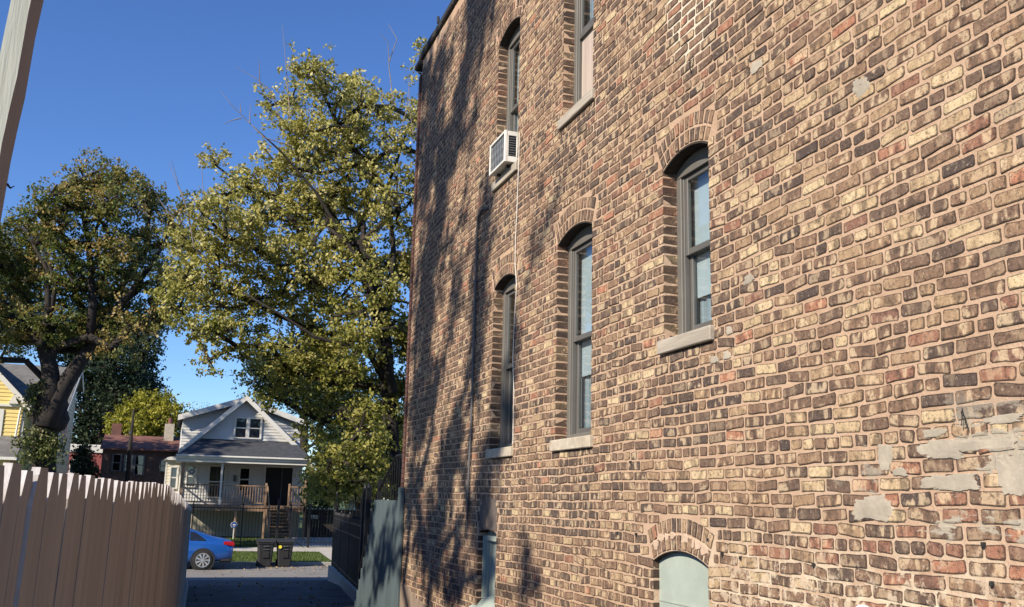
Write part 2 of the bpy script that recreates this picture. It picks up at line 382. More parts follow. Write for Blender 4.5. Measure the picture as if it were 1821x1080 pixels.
# near pavement slabs crossing the alley mouth
# grass blades on far lawn
def grass(n, x0, x1, y0, y1, name, excl=()):
    xs = rng.uniform(x0, x1, n); ys_ = rng.uniform(y0, y1, n); m = MB(); V = []; Fc = []
    for x, y in zip(xs, ys_):
        if any(a < x < b and c < y < d for a, b, c, d in excl): continue
        z = gz(x, y)-.01; h = random.uniform(.04, .10); a = random.uniform(0, 6.28); dx, dy = math.cos(a)*.012, math.sin(a)*.012
        k = len(V); l = random.uniform(-.04, .04)
        V += [(x-dx, y-dy, z), (x+dx, y+dy, z), (x+l, y+l*.5, z+h)]; Fc.append((k, k+1, k+2))
    me = bpy.data.meshes.new(name); me.from_pydata(V, [], Fc); me.materials.append(M['grassleaf'])
    o = bpy.data.objects.new(name, me); COL.objects.link(o); kind(o, 'stuff')
    tag(o, 'short sunlit green grass of the verge and front lawn across the street', 'grass')
    ca = me.color_attributes.new('tint', 'FLOAT_COLOR', 'POINT')
    c = np.ones((len(V), 4), 'f'); c[:, :3] = np.repeat(rng.random((len(V)//3, 3)), 3, 0); ca.data.foreach_set('color', c.ravel())
M['grassleaf'] = mat_leaf('grass_blade', [(0, (.05, .085, .015)), (.6, (.10, .15, .03)), (1, (.20, .20, .07))], .3)
grass(42000, -3, 7.0, 38.5, 49.5, 'grass', ((-9, 99, 42.2, 44.1), (6.1, 12, 38, 43), (5.75, 12, 44, 52), (4.6, 5.7, 44, 48)))

# ------------------------------------------------------------------ main brick building
WX = 3.03
YN, YF = 1.2, 13.30
ZB, ZT = .45, 8.98
bld = thing('brick_building', 'tall weathered common brick building filling the right side, with arched windows', 'building', (WX, 7.0, .5))
# openings: near y, far y, sill top z, spring z, rise
OPEN = {'mid': (5.13, 5.74, CH+1.08, CH+2.265, .075), 'low2': (6.95, 7.70, CH+.52, CH+2.225, .08), 'low3': (8.82, 9.50, CH+.52, CH+2.19, .075),
        'up3': (8.85, 9.55, CH+3.36, CH+4.97, .085), 'up2': (6.95, 7.62, CH+3.36, CH+4.97, .085),
        'base4': (5.22, 5.92, CH-1.25, CH-.345, .075), 'base5': (9.22, 9.80, CH-.98, CH-.30, .05)}
def arch_pts(o, grow=0, n=10):
    y0, y1, z0, zs, r = o; w_ = (y1-y0)/2; yc = (y0+y1)/2
    R = (w_*w_+r*r)/(2*r); zc = zs+r-R; a = math.asin(w_/R)
    return [(yc+(R+grow)*math.sin(-a+2*a*i/n), zc+(R+grow)*math.cos(-a+2*a*i/n)) for i in range(n+1)], (yc, zc, R, a)
def hole(o):
    p, _ = arch_pts(o); return [(o[0], o[2]-.10)] + p + [(o[1], o[2]-.10)]
outer = [(YN, ZB), (YF, ZB), (YF, ZT), (YN, ZT)]
polys = [[Vector((y, z, 0)) for y, z in outer]] + [[Vector((y, z, 0)) for y, z in hole(o)] for o in OPEN.values()]
flat = [p for q in polys for p in q]
tri = tessellate_polygon(polys)
XM = WX+.0048
m = MB(); m.add([(XM, p.x, p.y) for p in flat], [tuple(t) for t in tri])
k = 0
for q in polys:
    n_ = len(q); d = .34
    V = [(XM, p.x, p.y) for p in q]+[(XM+d, p.x, p.y) for p in q]
    m.add(V, [(i, (i+1) % n_, (i+1) % n_+n_, i+n_) for i in range(n_)])
m.build('wall', M['mortar'], bld)
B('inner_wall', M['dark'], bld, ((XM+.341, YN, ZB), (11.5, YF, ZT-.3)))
# bricks --------------------------------------------------------
CO = .069; RZ0 = CH+.33
def brick_geo(pts2, depth_front, depth_back, jit, ring=.0035):
    """pts2: outline (y,z) ccw; front at x=depth_front; returns verts, faces, edge"""
    n = len(pts2); cy_ = sum(p[0] for p in pts2)/n; cz_ = sum(p[1] for p in pts2)/n
    V = []; Eg = []
    eb = .35 if depth_back-depth_front > .05 else 1.0
    for y, z in pts2: V.append((depth_back, y, z)); Eg.append(eb)
    for y, z in pts2:
        dy, dz = cy_-y, cz_-z; L = math.hypot(dy, dz)
        V.append((depth_front+.001+random.uniform(0, .0015), y+dy/L*ring, z+dz/L*ring)); Eg.append(1.0)
    for y, z in pts2:                      # inner ring for the worn edge
        dy, dz = cy_-y, cz_-z; s_ = .0085
        V.append((depth_front+random.uniform(-.0005, .0012), y+max(-s_, min(s_, dy)), z+max(-s_, min(s_, dz)))); Eg.append(0.0)
    Fc = [tuple(range(2*n, 3*n))]
    for i in range(n):
        j = (i+1) % n
        Fc.append((i, j, n+j, n+i)); Fc.append((n+i, n+j, 2*n+j, 2*n+i))
    return V, Fc, Eg, (cy_, cz_)
def rect_outline(y0, y1, z0, z1, j, ra=False, rb=False):
    r = random.uniform(.004, .011); o = []; ra_ = .0015 if ra else r; rb_ = .0015 if rb else r
    w_ = y1-y0; e1, e2 = random.uniform(.25, .4), random.uniform(.6, .75)
    base = [(y0, z0+ra_), (y0+ra_, z0), (y0+w_*e1, z0), (y0+w_*e2, z0), (y1-rb_, z0), (y1, z0+rb_), (y1, z1-rb_), (y1-rb_, z1), (y0+w_*e2, z1), (y0+w_*e1, z1), (y0+ra_, z1), (y0, z1-ra_)]
    if y1-y0 < .12: base = [p for i, p in enumerate(base) if i not in (2, 9)]
    J = lambda a: random.gauss(0, a)
    t = random.gauss(0, .004)
    return [(y+J(j), z+J(j*.8)+t*(y-(y0+y1)/2)/.1) for y, z in base]
class BrickSet:
    def __init__(s): s.V = []; s.F = []; s.E = []; s.U = []; s.C = []
    def add(s, V, Fc, Eg, cc, col):
        n = len(s.V); s.V += V; s.F += [tuple(n+i for i in f_) for f_ in Fc]; s.E += Eg
        s.U += [(v[1]-cc[0], v[2]-cc[1]) for v in V]; s.C += [col]*len(V)
    def build(s, name, mat, parent):
        o0 = ORI.get(parent, np.zeros(3)); me = bpy.data.meshes.new(name)
        me.from_pydata([(v[0]-o0[0], v[1]-o0[1], v[2]-o0[2]) for v in s.V], [], s.F); me.materials.append(mat)
        ca = me.color_attributes.new('tint', 'FLOAT_COLOR', 'POINT'); c = np.ones((len(s.V), 4), 'f'); c[:, :3] = s.C; ca.data.foreach_set('color', c.ravel())
        ea = me.attributes.new('edge', 'FLOAT', 'POINT'); ea.data.foreach_set('value', np.array(s.E, 'f'))
        uv = me.uv_layers.new(name='UVMap'); li = np.empty(len(me.loops), 'i'); me.loops.foreach_get('vertex_index', li)
        U = np.array(s.U, 'f')[li]; uv.data.foreach_set('uv', U.ravel())
        o = bpy.data.objects.new(name, me); COL.objects.link(o); o.parent = parent; ORI[o] = o0
        return o
def tintof(y, z, forced=None):
    zr = z-CH
    redness = max(0, min(1, (.4-zr)/.7))*max(0, min(1, (4.9-y)/1.2))
    far = max(0, min(1, (y-5)/5)); 
    u = random.random()
    upl = max(0, min(1, (y-4.2)/1.5))*max(0, min(1, (zr-.5)/1.0))
    pr = .05+.36*redness+.07*upl+.02*far
    pb = .24*(1-.85*redness)*(1-.5*far)*(1-.35*upl)
    if zr > 2.4: pb *= .7
    # dark bricks beneath sills
    if u < pr: r1 = random.uniform(.855, .96) if random.random() < .8 else random.uniform(.96, 1.0)
    elif u < pr+pb: r1 = random.uniform(.56, .82)
    else: r1 = min(.62, abs(random.gauss(.30, .15)))
    for k_ in ('mid', 'low2', 'low3', 'up3', 'up2'):
        o_ = OPEN[k_]
        if o_[0]-.1 < y < o_[1]+.15 and o_[2]-.75 < z < o_[2]-.08 and random.random() < .75: r1 = random.uniform(0, .2)
    return (r1, random.random(), random.random())
ARCH = {}
for k_, o in OPEN.items():
    p, (yc, zc, R, a) = arch_pts(o); rings = 2; ARCH[k_] = (yc, zc, R, a, .205)
def row_wave(y, z): return .006*math.sin(y*1.3+z*2.1)+.004*math.sin(y*3.7+z)
def clipspan(y0, y1, zc_):
    """cut a brick span against openings and arch rings -> list of (y0,y1,reveal_lo,reveal_hi)"""
    sp = [(y0, y1, False, False)]
    for k_, o in OPEN.items():
        yc, zc, R, a, th = ARCH[k_]
        zt = o[3]+o[4]
        lo = hi = None; rev = False
        if o[2]-.10 < zc_ < o[3]-.0: lo, hi, rev = o[0], o[1], True
        RR = R+th+.012
        if zc_ >= o[3]-.03 and zc_ < zc+RR:
            hw = math.sqrt(max(0, RR*RR-(zc_-zc)**2))
            hw2 = (zc_-zc)*math.tan(a)+.03
            hw = min(hw, hw2)
            lo2, hi2 = yc-hw, yc+hw
            if lo is None or lo2 < lo: lo, hi, rev = lo2, hi2, False
        if lo is None: continue
        out = []
        for s0, s1, ra, rb in sp:
            if s1 <= lo or s0 >= hi: out.append((s0, s1, ra, rb)); continue
            if s0 < lo: out.append((s0, lo+(.004 if rev else -.008), ra, rev))
            if s1 > hi: out.append((hi-(.004 if rev else -.008), s1, rev, rb))
        sp = out
    return [q for q in sp if q[1]-q[0] > .03]
bricks = []         # (outline, front, back, col, area)
def emit(outl, front, back, col):
    cy_ = sum(p[0] for p in outl)/len(outl); cz_ = sum(p[1] for p in outl)/len(outl)
    pr = [proj((front, y, z)) for y, z in outl]
    if any(q is None for q in pr): area = 0
    else:
        inside = all(0 < q[0] < PW and 0 < q[1] < PH for q in pr)
        area = abs(sum(pr[i][0]*pr[(i+1) % len(pr)][1]-pr[(i+1) % len(pr)][0]*pr[i][1] for i in range(len(pr)))/2) if inside else 0
    bricks.append((outl, front, back, col, area))
k0 = int(math.floor((ZB+.05-RZ0)/CO)); k1 = int((ZT-.08-RZ0)/CO)
for k in range(k0, k1):
    zc_ = RZ0+k*CO; header = (k % 7 == 0)
    L = .0925 if header else .1885; jn = .0102; ROW = []
    y = YN+.02 - (random.uniform(0, .1) if header else (k % 2)*.099+random.uniform(-.02, .02)) 
    while y < YF-.02:
        ll = L+random.gauss(0, .004 if not header else .003)
        if not header and random.random() < .02: ll = .09
        a, b = y, y+ll; y += ll+jn+random.gauss(0, .002)
        a = max(a, YN+.003); b = min(b, YF+.002)
        if b-a < .03: continue
        ROW += clipspan(a, b, zc_)
    ROW.sort()
    for o_ in OPEN.values():
        if o_[2]-.10 < zc_ < o_[3]:
            up_n = [i for i, q in enumerate(ROW) if q[0] >= o_[1]-.02]; lo_n = [i for i, q in enumerate(ROW) if q[1] <= o_[0]+.02]
            if up_n: q = ROW[up_n[0]]; ROW[up_n[0]] = (o_[1]-.004, q[1], True, q[3])
            if lo_n: q = ROW[lo_n[-1]]; ROW[lo_n[-1]] = (q[0], o_[0]+.004, q[2], True)
    if True:
        for s0, s1, ra, rb in ROW:
            ym = (s0+s1)/2; dz = row_wave(ym, zc_); h = random.gauss(.0566, .0018)/2
            outl = rect_outline(s0, s1, zc_-h+dz, zc_+h+dz, .0019, ra, rb)
            rev = ra or rb
            emit(outl, WX+max(-.003, min(.0022, random.gauss(0, .0013))), WX+(.11 if (rev or s1 > YF-.01) else .008), tintof(ym, zc_))
# arch voussoirs
for k_, (yc, zc, R, a, th) in ARCH.items():
    for ring in range(2):
        r0 = R+.004+ring*.104; r1 = r0+.092; nb = max(5, int(round(2*a*(r0+.04)/.066)))
        for i in range(nb):
            a0 = -a+2*a*(i+.10)/nb; a1 = -a+2*a*(i+.90)/nb; am = (a0+a1)/2
            P = [(r0, a0), (r0, am), (r0, a1), (r0+.046, a1), (r1, a1), (r1, am), (r1, a0), (r0+.046, a0)]
            outl = [(yc+(r+random.gauss(0, .0015))*math.sin(t)+random.gauss(0, .0015), zc+(r+random.gauss(0, .0015))*math.cos(t)) for r, t in P][::-1]
            c_ = tintof(yc, zc+r0); c_ = (min(c_[0]*.8, .75) if c_[0] < .86 else c_[0], c_[1], c_[2]*.5)
            emit(outl, WX+random.gauss(0, .0018), WX+(.11 if ring == 0 else .008), c_)
bricks.sort(key=lambda q: -q[4])
for outl, fr, bk, col, area in bricks[:300]:
    bs = BrickSet(); bs.add(*brick_geo(outl, fr, bk, 0), col)
    bs.build('brick', M['brick'], bld)
rest = BrickSet()
for outl, fr, bk, col, area in bricks[300:]: rest.add(*brick_geo(outl, fr, bk, 0), col)
kind(rest.build('brickwork', M['brick'], bld), 'stuff')

M['soffit'] = simple('shade_dark_soffit', (.035, .027, .022), .95, .4, 20, .004)  # strip under each arch, the shade there put into its dark colour
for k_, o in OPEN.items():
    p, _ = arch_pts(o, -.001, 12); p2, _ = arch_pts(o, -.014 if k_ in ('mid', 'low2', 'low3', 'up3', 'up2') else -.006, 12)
    m = MB(); m.prism(p+p2[::-1], 'x', WX+.004, WX+.13); m.build('arch_shade_strip', M['soffit'], bld)
# cement patches (proud blobs of repair mortar)
def blob(name, mat, y, z, ry, rz, t=.0022, n=64, rough=.18, x=WX-.0002, seed=None, parent=bld, sq=.6):
    R_ = random.Random(seed if seed is not None else int(y*1000+z*77)); ph = [R_.uniform(0, 6.28) for _ in range(6)]
    def rr(t_): return 1+rough*(math.sin(2*t_+ph[0])*.5+math.sin(3*t_+ph[1])*.6+math.sin(5*t_+ph[2])*.45+math.sin(9*t_+ph[3])*.3+math.sin(17*t_+ph[4])*.25+R_.uniform(-.22, .22))
    pts = []
    for i in range(n):
        a = 2*math.pi*i/n; c, s_ = math.cos(a), math.sin(a); r = rr(a)
        pts.append((y+ry*r*math.copysign(abs(c)**sq, c), z+rz*r*math.copysign(abs(s_)**sq, s_)))
    m = MB(); V = [(x+.006, a, b) for a, b in pts]
    V += [(x-t*.6, y+(a-y)*.95, z+(b-z)*.93) for a, b in pts]+[(x-t, y+(a-y)*.7, z+(b-z)*.7) for a, b in pts]
    Fc = [tuple(range(2*n, 3*n))]
    for i in range(n):
        j = (i+1) % n; Fc += [(i, j, n+j, n+i), (n+i, n+j, 2*n+j, 2*n+i)]
    return m.add(V, Fc).build(name, mat, parent)
for px, py, rx_, ry_ in ((1672, 800, 38, 18), (1690, 858, 50, 16), (1745, 792, 60, 10), (1805, 845, 30, 40), (1552, 905, 34, 24), (1574, 812, 14, 22), (1600, 840, 14, 7),
                         (1532, 153, 16, 17), (1345, 118, 12, 9), (1331, 497, 9, 8), (1270, 640, 8, 6), (1292, 632, 6, 8), (1297, 588, 6, 7), (1660, 770, 20, 8), (1785, 745, 36, 8)):
    p = atX(px, py, WX); q = atX(px+rx_, py, WX); ry_m = abs(q[1]-p[1]); rz_m = abs(atX(px, py+ry_, WX)[2]-p[2])
    blob('cement_patch', M['cement'], p[1], p[2], ry_m, rz_m)
p = atX(868, 915, WX); blob('mortar_smear', M['patch_dark'], p[1], p[2], .27, .17, sq=.4, rough=.1)
p = atX(868, 815+30, WX)
# plaster foundation band near the far corner
m = MB(); pts = [(YF+.0, ZB), (YF, CH-1.02)]; y = YF
while y > 11.0: y -= .12; pts.append((y, CH-1.05-.30*(YF-y)/2.3+random.uniform(-.03, .03)))
pts.append((y, ZB)); m.prism(pts, 'x', WX-.012, WX+.006); m.build('plaster_base', M['plaster'], bld)
# window maker -------------------------------------------------
def window(key, sillmat, lower='glass', blind=True, cols=None):
    y0, y1, z0, zs, r = OPEN[key]; XF = WX+.105
    fr = MB(); tk = .062
    # casing: two stiles and arched head board
    fr.bbox((XF, y0-.01, z0+.002), (XF+.07, y0+tk, zs-.004), .004); fr.bbox((XF, y1-tk, z0+.002), (XF+.07, y1+.01, zs-.004), .004)
    fr.bbox((XF, y0+tk+.002, z0+.002), (XF+.07, y1-tk-.002, z0+.05), .004)
    wn = fr.build('window', M['frame'], bld); ORI[wn] = ORI[bld]
    p, _ = arch_pts(OPEN[key], -.016); hb = MB(); hb.prism([(y0-.01, zs-.055)]+p+[(y1+.01, zs-.055)], 'x', XF-.004, XF+.03); hb.build('head_board', M['frame'], wn)
    # moulding strips
    mo = MB(); mo.bbox((XF+.014, y0+tk+.001, z0+.052), (XF+.055, y0+tk+.018, zs-.057), .003); mo.bbox((XF+.014, y1-tk-.018, z0+.052), (XF+.055, y1-tk-.001, zs-.057), .003); mo.build('stop_moulding', M['sash'], wn)
    a0, a1 = y0+tk+.02, y1-tk-.02; zm = z0+.05+(zs-.06-z0-.05)*.5
    def sash(nm, zl, zh, x, glass, pm):
        s_ = MB(); t = .036
        s_.bbox((x, a0, zl), (x+.03, a0+t, zh), .003); s_.bbox((x, a1-t, zl), (x+.03, a1, zh), .003)
        s_.bbox((x+.001, a0+t, zl), (x+.029, a1-t, zl+t+.008), .003); s_.bbox((x+.001, a0+t, zh-t), (x+.029, a1-t, zh), .003)
        o = s_.build(nm, M['sash'], wn); ORI[o] = ORI[wn]
        pn = B('pane', pm, wn, ((x+.012, a0+t-.002, zl+t+.006), (x+.016, a1-t+.002, zh-t+.002)))
        return o
    sash('upper_sash', zm-.015, zs-.058, XF+.02, True, M['glass'])
    if lower == 'glass': sash('lower_sash', z0+.052, zm+.02, XF+.052, True, M['glass'])
    else:
        B('lower_board', M['ply'], wn, ((XF+.045, a0-.002, z0+.052), (XF+.06, a1+.002, zm-.017)))
        B('meeting_rail', M['sash'], wn, ((XF+.018, a0, zm-.05), (XF+.044, a1, zm-.016)))
    # blind slats and curtain behind
    bl = MB(); zt = zs-.05; zb = (zm-.30 if blind else zm+.1); z = zt
    while z > zb and blind: bl.add([(XF+.088, a0-.02, z), (XF+.088, a1+.02, z), (XF+.091, a1+.02, z-.024), (XF+.091, a0-.02, z-.024)], [(0, 1, 2, 3)]); z -= .0243
    if blind: bl.box((XF+.103, a0-.03, zb), (XF+.105, a1+.03, zt)); bl.build('blind', M['blind'], wn)
    cu = MB(); n = 26; V = []
    for i in range(n+1):
        yy_ = y0+(y1-y0)*i/n; xx = XF+.12+.006*math.sin(i*1.7)
        V += [(xx, yy_, z0), (xx, yy_, zs+r)]
    cu.add(V, [(2*i, 2*i+2, 2*i+3, 2*i+1) for i in range(n)]); cu.build('curtain', M['curtain'], wn)
    s = MB(); s.bbox((WX-.03, y0-.045 if y0 > 6 else y0-.03, z0-.092), (XF+.075, y1+.05, z0), .006)
    so_ = s.build('sill', sillmat, wn)
    return wn
window('mid', M['sillwood'], blind=True)
window('low2', M['stone'], blind=True)
window('low3', M['stone'], blind=False)
window('up3', M['sillwood'], blind=True)
window('up2', M['sillwood'], lower='board', blind=False)
# blocked basement openings
o = OPEN['base4']; p, _ = arch_pts(o, .002)
m = MB(); m.prism([(o[0]-.004, o[2]-.1)]+p+[(o[1]+.004, o[2]-.1)], 'x', WX+.045, WX+.075); bp = m.build('blocked_window', M['teal'], bld)
B('joint_strip', M['teal'], bp, ((WX+.040, o[0]+.002, CH-.602), (WX+.0445, o[1]-.002, CH-.594)))
o = OPEN['base5']; p, _ = arch_pts(o, .002)
m = MB(); m.prism([(o[0]-.004, o[2]-.1)]+p+[(o[1]+.004, o[2]-.1)], 'x', WX+.10, WX+.13); bp = m.build('blocked_window', M['teal'], bld)
for d, t in ((.0, .05), (.075, .04), (.14, .025)):
    B('frame', M['teal'], bp, ((WX+.05+d*.25, o[0]+d, o[2]+.03), (WX+.099, o[0]+d+t, o[3]-.03-d*.3)), ((WX+.05+d*.25, o[1]-d-t, o[2]+.03), (WX+.099, o[1]-d, o[3]-.03-d*.3)), ((WX+.052+d*.25, o[0]+d+t, o[3]-.03-d*.3-t), (WX+.098, o[1]-d-t, o[3]-.03-d*.3)))
m = MB(); m.add([(WX-.03, o[0]-.12, o[2]-.08), (WX-.03, o[1]+.18, o[2]-.08), (WX+.1, o[1], o[2]+.07), (WX+.1, o[0], o[2]+.07), (WX+.1, o[0]-.12, o[2]-.1), (WX+.1, o[1]+.18, o[2]-.1)], [(0,1,2,3),(0,1,5,4),(0,3,4),(1,2,5)]); m.build('sill', M['teal'], bp)
# lime smear over the inner ring of the near basement arch
o = OPEN['base4']; yc, zc, R, a, th = ARCH['base4']
M['lime'] = simple('lime_smear', (.50, .37, .27), .95, .2, 12, .006)
for i in range(9):
    t = -a*.8+1.6*a*i/8; r = R+random.uniform(.06, .105)
    blob('lime_smear', M['lime'], yc+r*math.sin(t), zc+r*math.cos(t), random.uniform(.02, .05), random.uniform(.018, .035), .002, 14, .3, seed=i)
# coping and corner
m = MB(); y = YN; i = 0
while y < YF+.1:
    L = random.uniform(.25, .6); y2 = min(y+L, YF+.12); h = .10+random.uniform(-.02, .03)
    m.bbox((WX-.03-random.uniform(0, .015), y, ZT-.03), (WX+.4, y2-.004, ZT+h*.7), .015); y = y2
m.build('coping', M['tar'], bld)
m = MB(); m.bbox((WX-.07, YF-.03, ZT-.13), (WX+.6, YF+.22, ZT-.035), .02); m.build('cornice', M['tar'], bld)
for y in (9.3, 10.4, 11.5, 12.3):
    m = MB(); m.tube([(WX-.03, y, ZT+.08), (WX-.03, y+.01, ZT+.18)], .02, 6); m.build('coping_pin', M['tar'], bld)
# front return of red face brick
m = MB(); m.box((WX+.0, YF+.004, ZB-.1), (11.5, YF+.12, ZT-.25)); m.build('front_wall', M['redtrim'], bld)
m = MB(); z = ZB
while z < ZT-.3: m.bbox((WX-.018+random.uniform(-.002, .002), YF+.012, z), (WX-.001, YF+.118, z+.062), .002); z += .069
m.build('corner_bricks', M['redtrim'], bld)
# conduit, cable, hooks, cap
def wall_line(pts, off): return [tuple(atX(px, py, WX-off)) for px, py in pts]
m = MB(); m.tube(wall_line([(866, 371), (858, 372), (851, 384), (848, 420), (843, 600), (838, 750), (832, 876), (831, 925)], .022), .013, 8); cd = m.build('conduit', M['metal_grey'], bld, True)
for py_, px_ in ((500, 845.5), (640, 841.5), (700, 839.5), (875, 832)):
    p = atX(px_, py_, WX-.02); B('clamp', M['metal_grey'], cd, ((p[0]-.018, p[1]-.03, p[2]-.012), (WX, p[1]+.03, p[2]+.012)))
m = MB(); m.tube(wall_line([(924, 236), (922, 300), (920, 360), (917, 420), (916, 470), (919, 510), (915, 560), (912, 640), (914, 700), (912, 790)], .012), .0042, 6); m.build('cable', M['white_cable'], bld)
p = atX(1720, 742, WX)
for k in range(3):
    pts = [(WX-.004, p[1]+.02, p[2]+.04)]+[(WX-random.uniform(.005, .03), p[1]+random.uniform(-.02, .03), p[2]+random.uniform(-.04, .03)) for _ in range(4)]+[(WX-.004, p[1]-.01, p[2]-.06)]
    m = MB(); m.tube(pts, .0011, 5); m.build('wire_loop', M['tar'], bld)
p = atX(1234, 108, WX); m = MB(); m.tube([(WX, p[1], p[2]+.03), (WX-.03, p[1], p[2]+.0), (WX-.02, p[1]+.02, p[2]-.05), (WX, p[1]+.03, p[2]-.08)], .004, 6); m.build('hook', M['tar'], bld)
for px, py in ((1122, 822), (1099, 948), (1132, 950), (1260, 960), (1285, 985), (1318, 992), (1448, 1005), (1765, 1038), (1750, 968)):
    p = atX(px, py, WX); B('anchor', M['tar'], bld, ((WX-.012, p[1]-.006, p[2]-.01), (WX+.004, p[1]+.006, p[2]+.008)))
p = atX(1531, 1106, WX-.03)
m = MB(); c = np.array([WX, p[1], p[2]])
m.tube([c+(.0, 0, 0), c-(.02, 0, 0), c-(.05, 0, 0), c-(.062, 0, 0)], [.075, .075, .06, .02], 20); m.build('vent_cap', M['ac'], bld, True)

# ------------------------------------------------------------------ window air conditioner
ac = thing('air_conditioner', 'white window air conditioner jutting from the upper window left of the boarded one', 'air conditioner', (WX-.1, 9.2, CH+3.4))
# size from the picture: faces alley (-x) and viewer (-y)
ya, yb = 8.90, 9.40; za, zb = CH+3.38, CH+3.71; xa, xb = WX-.12, WX+.20
m = MB(); t = .022
m.bbox((xa+.012, ya, za), (xb, ya+.012, za+.06), .003); m.bbox((xa+.012, ya, zb-.05), (xb, ya+.012, zb-.001), .003)
m.bbox((xa+.012, ya-.001, za+.06), (xa+.045, ya+.011, zb-.05), .002); m.bbox((xb-.19, ya-.001, za+.06), (xb, ya+.011, zb-.05), .002)
m.bbox((xa, ya-.004, za-.004), (xa+.03, ya+t, zb+.004), .004); m.bbox((xa, yb-t, za-.004), (xa+.03, yb+.004, zb+.004), .004)
m.bbox((xa+.001, ya+t, zb-t), (xa+.029, yb-t, zb+.003), .004); m.bbox((xa+.001, ya+t, za-.003), (xa+.029, yb-t, za+t), .004)
m.box((xa+.03, ya+.013, zb-.013), (xb, yb, zb)); m.box((xa+.03, ya+.013, za), (xb, yb, za+.012)); m.box((xa+.03, yb-.012, za+.013), (xb, yb, zb-.014))
m.build('casing', M['ac'], ac)
m = MB(); m.box((xa+.018, ya+t, za+t), (xa+.022, yb-t, zb-t)); z = za+.04
cf = m.build('condenser_fins', M['fin'], ac)
m = MB()
for i in range(9): m.box((xa+.010, ya+.03+i*.055, za+t), (xa+.016, ya+.033+i*.055, zb-t))
for i in range(4): m.box((xa+.008, ya+t, za+.07+i*.085), (xa+.010, yb-t, za+.073+i*.085))
m.build('guard_wire', M['metal_grey'], ac)
m = MB()
for i in range(8): m.box((xa+.05, ya+.004, za+.07+i*.026), (xb-.195, ya+.009, za+.082+i*.026))
m.build('side_louvre', M['metal_grey'], ac); B('side_recess', M['dark'], ac, ((xa+.045, ya+.0125, za+.06), (xb-.19, ya+.02, zb-.051)))
m = MB(); m.beam((xa+.06, ya+.1, za-.012), (WX+.02, ya+.1, za-.03), .03, .02); m.beam((xa+.06, yb-.1, za-.012), (WX+.02, yb-.1, za-.03), .03, .02); m.build('bracket', M['dark'], ac)

# ------------------------------------------------------------------ entrance stair at the corner
st = thing('entrance_stair', 'grey green painted concrete stair with stepped side beside the brick corner', 'stairs', (3.8, 14.5, .6))
SX = 2.985; pts = [(YF+.13, .35), (YF+.13, CH-.005), (15.10, CH-.005)]; y, z = 15.10, CH-.005
while z > .75:
    z -= .178; pts.append((y, z)); y += .135; pts.append((y, z))
pts.append((y, .35)); m = MB(); m.prism(pts, 'x', SX, SX+.16); m.build('side_wall', M['stairpaint'], st)
m = MB(); y, z = 15.10, CH-.18; m.box((SX+.161, YF+.14, .35), (4.6, 15.1, CH-.1))
while z > .8: m.box((SX+.161, y+.001, .35), (4.6, y+.135, z-.1)); z -= .178; y += .135
m.build('steps', M['conc'], st)
m = MB(); m.bbox((SX-.005, YF-.10, ZB), (WX-.003, YF+.129, CH+.17), .01); m.build('pilaster', M['stairpaint'], st)
B('foot_ledge', M['plaster'], st, ((SX-.35, YF-1.0, .55), (SX-.007, YF+.9, .72)), c=.03)
rl = thing('stair_railing', 'black iron handrail with upright bars above the painted stair wall', 'railing', (3.05, 14.5, CH))
rx_ = SX+.08
prof = [(YF+.15, CH+.62), (14.0, CH+.62), (15.2, CH+.13), (16.45, CH-1.15)]
m = MB(); m.tube([(rx_, a, b) for a, b in prof], .022, 8); m.build('handrail', M['black'], rl)
ii = 0; yy_ = YF+.2
while yy_ < 16.3:
    zt = np.interp(yy_, [p[0] for p in prof], [p[1] for p in prof]); zb = CH if yy_ < 15.1 else CH-.19-.178*math.floor((yy_-15.1)/.135)
    m = MB(); m.box((rx_-.006, yy_-.006, zb-.04), (rx_+.006, yy_+.006, zt)); m.build('bar', M['black'], rl); yy_ += .15
m = MB(); m.beam((rx_, 15.15, CH-.1), (rx_, 15.15, CH+.3), .045, .045); m.build('newel', M['black'], rl)

# ------------------------------------------------------------------ iron fence on a kerb, right of the alley
def ifence(name, label, P0, P1, z0, z1, t0, t1, sp, fins=True, nposts=3, rails=(.06, .78, .93), th=.016, group=None, pr=.05):
    f = thing(name, label, 'iron fence', (P0[0], P0[1], z0), group)
    P0 = np.array(P0, float); P1 = np.array(P1, float); L = np.linalg.norm(P1-P0)
    def pt(t, h): 
        b = z0+(z1-z0)*t; tt = t0+(t1-t0)*t; q = P0+(P1-P0)*t; return (q[0], q[1], b+(tt-b)*h)
    for h in rails:
        m = MB(); m.beam(pt(0, h), pt(1, h), .03, .035); m.build('rail', M['black'], f)
    n = int(L/sp); m = MB()
    for i in range(n+1):
        t = (i+.5)/(n+1); a = pt(t, .0); b = pt(t, 1.0); m.beam(a, b, th, th, (1, 0, 0))
        if fins: m.tube([b, (b[0], b[1], b[2]+.07)], [th*.9, .002], 4)
    kind(m.build('pickets', M['black'], f), 'stuff')
    for i in range(nposts):
        t = i/(nposts-1); a = pt(t, -.02); b = pt(t, 1.06); m = MB(); m.beam(a, b, pr, pr, (1, 0, 0)); m.tube([b, (b[0], b[1], b[2]+.05)], [pr*.7, .01], 6); m.build('post', M['black'], f)
    return f
ifence('iron_fence', 'black iron fence on a low kerb beside the shaded alley', (3.76, 20.2), (4.92, 31.0), .68, .50, CH-.42, CH-.48, .10, nposts=4, rails=(.08, .74, .92))
kb = MB(); V = []
for (x, y, zt) in ((3.70, 17.6, .70), (3.66, 20.0, .72), (4.82, 31.1, .48)):
    V += [(x, y, -.1), (x, y, zt), (x+.32, y, zt), (x+.32, y, -.1)]
kb.add(V, [(0,1,5,4),(1,2,6,5),(2,3,7,6),(4,5,9,8),(5,6,10,9),(6,7,11,10),(0,1,2,3),(8,9,10,11)]); kind(kb.build('kerb', M['curb']), 'structure')
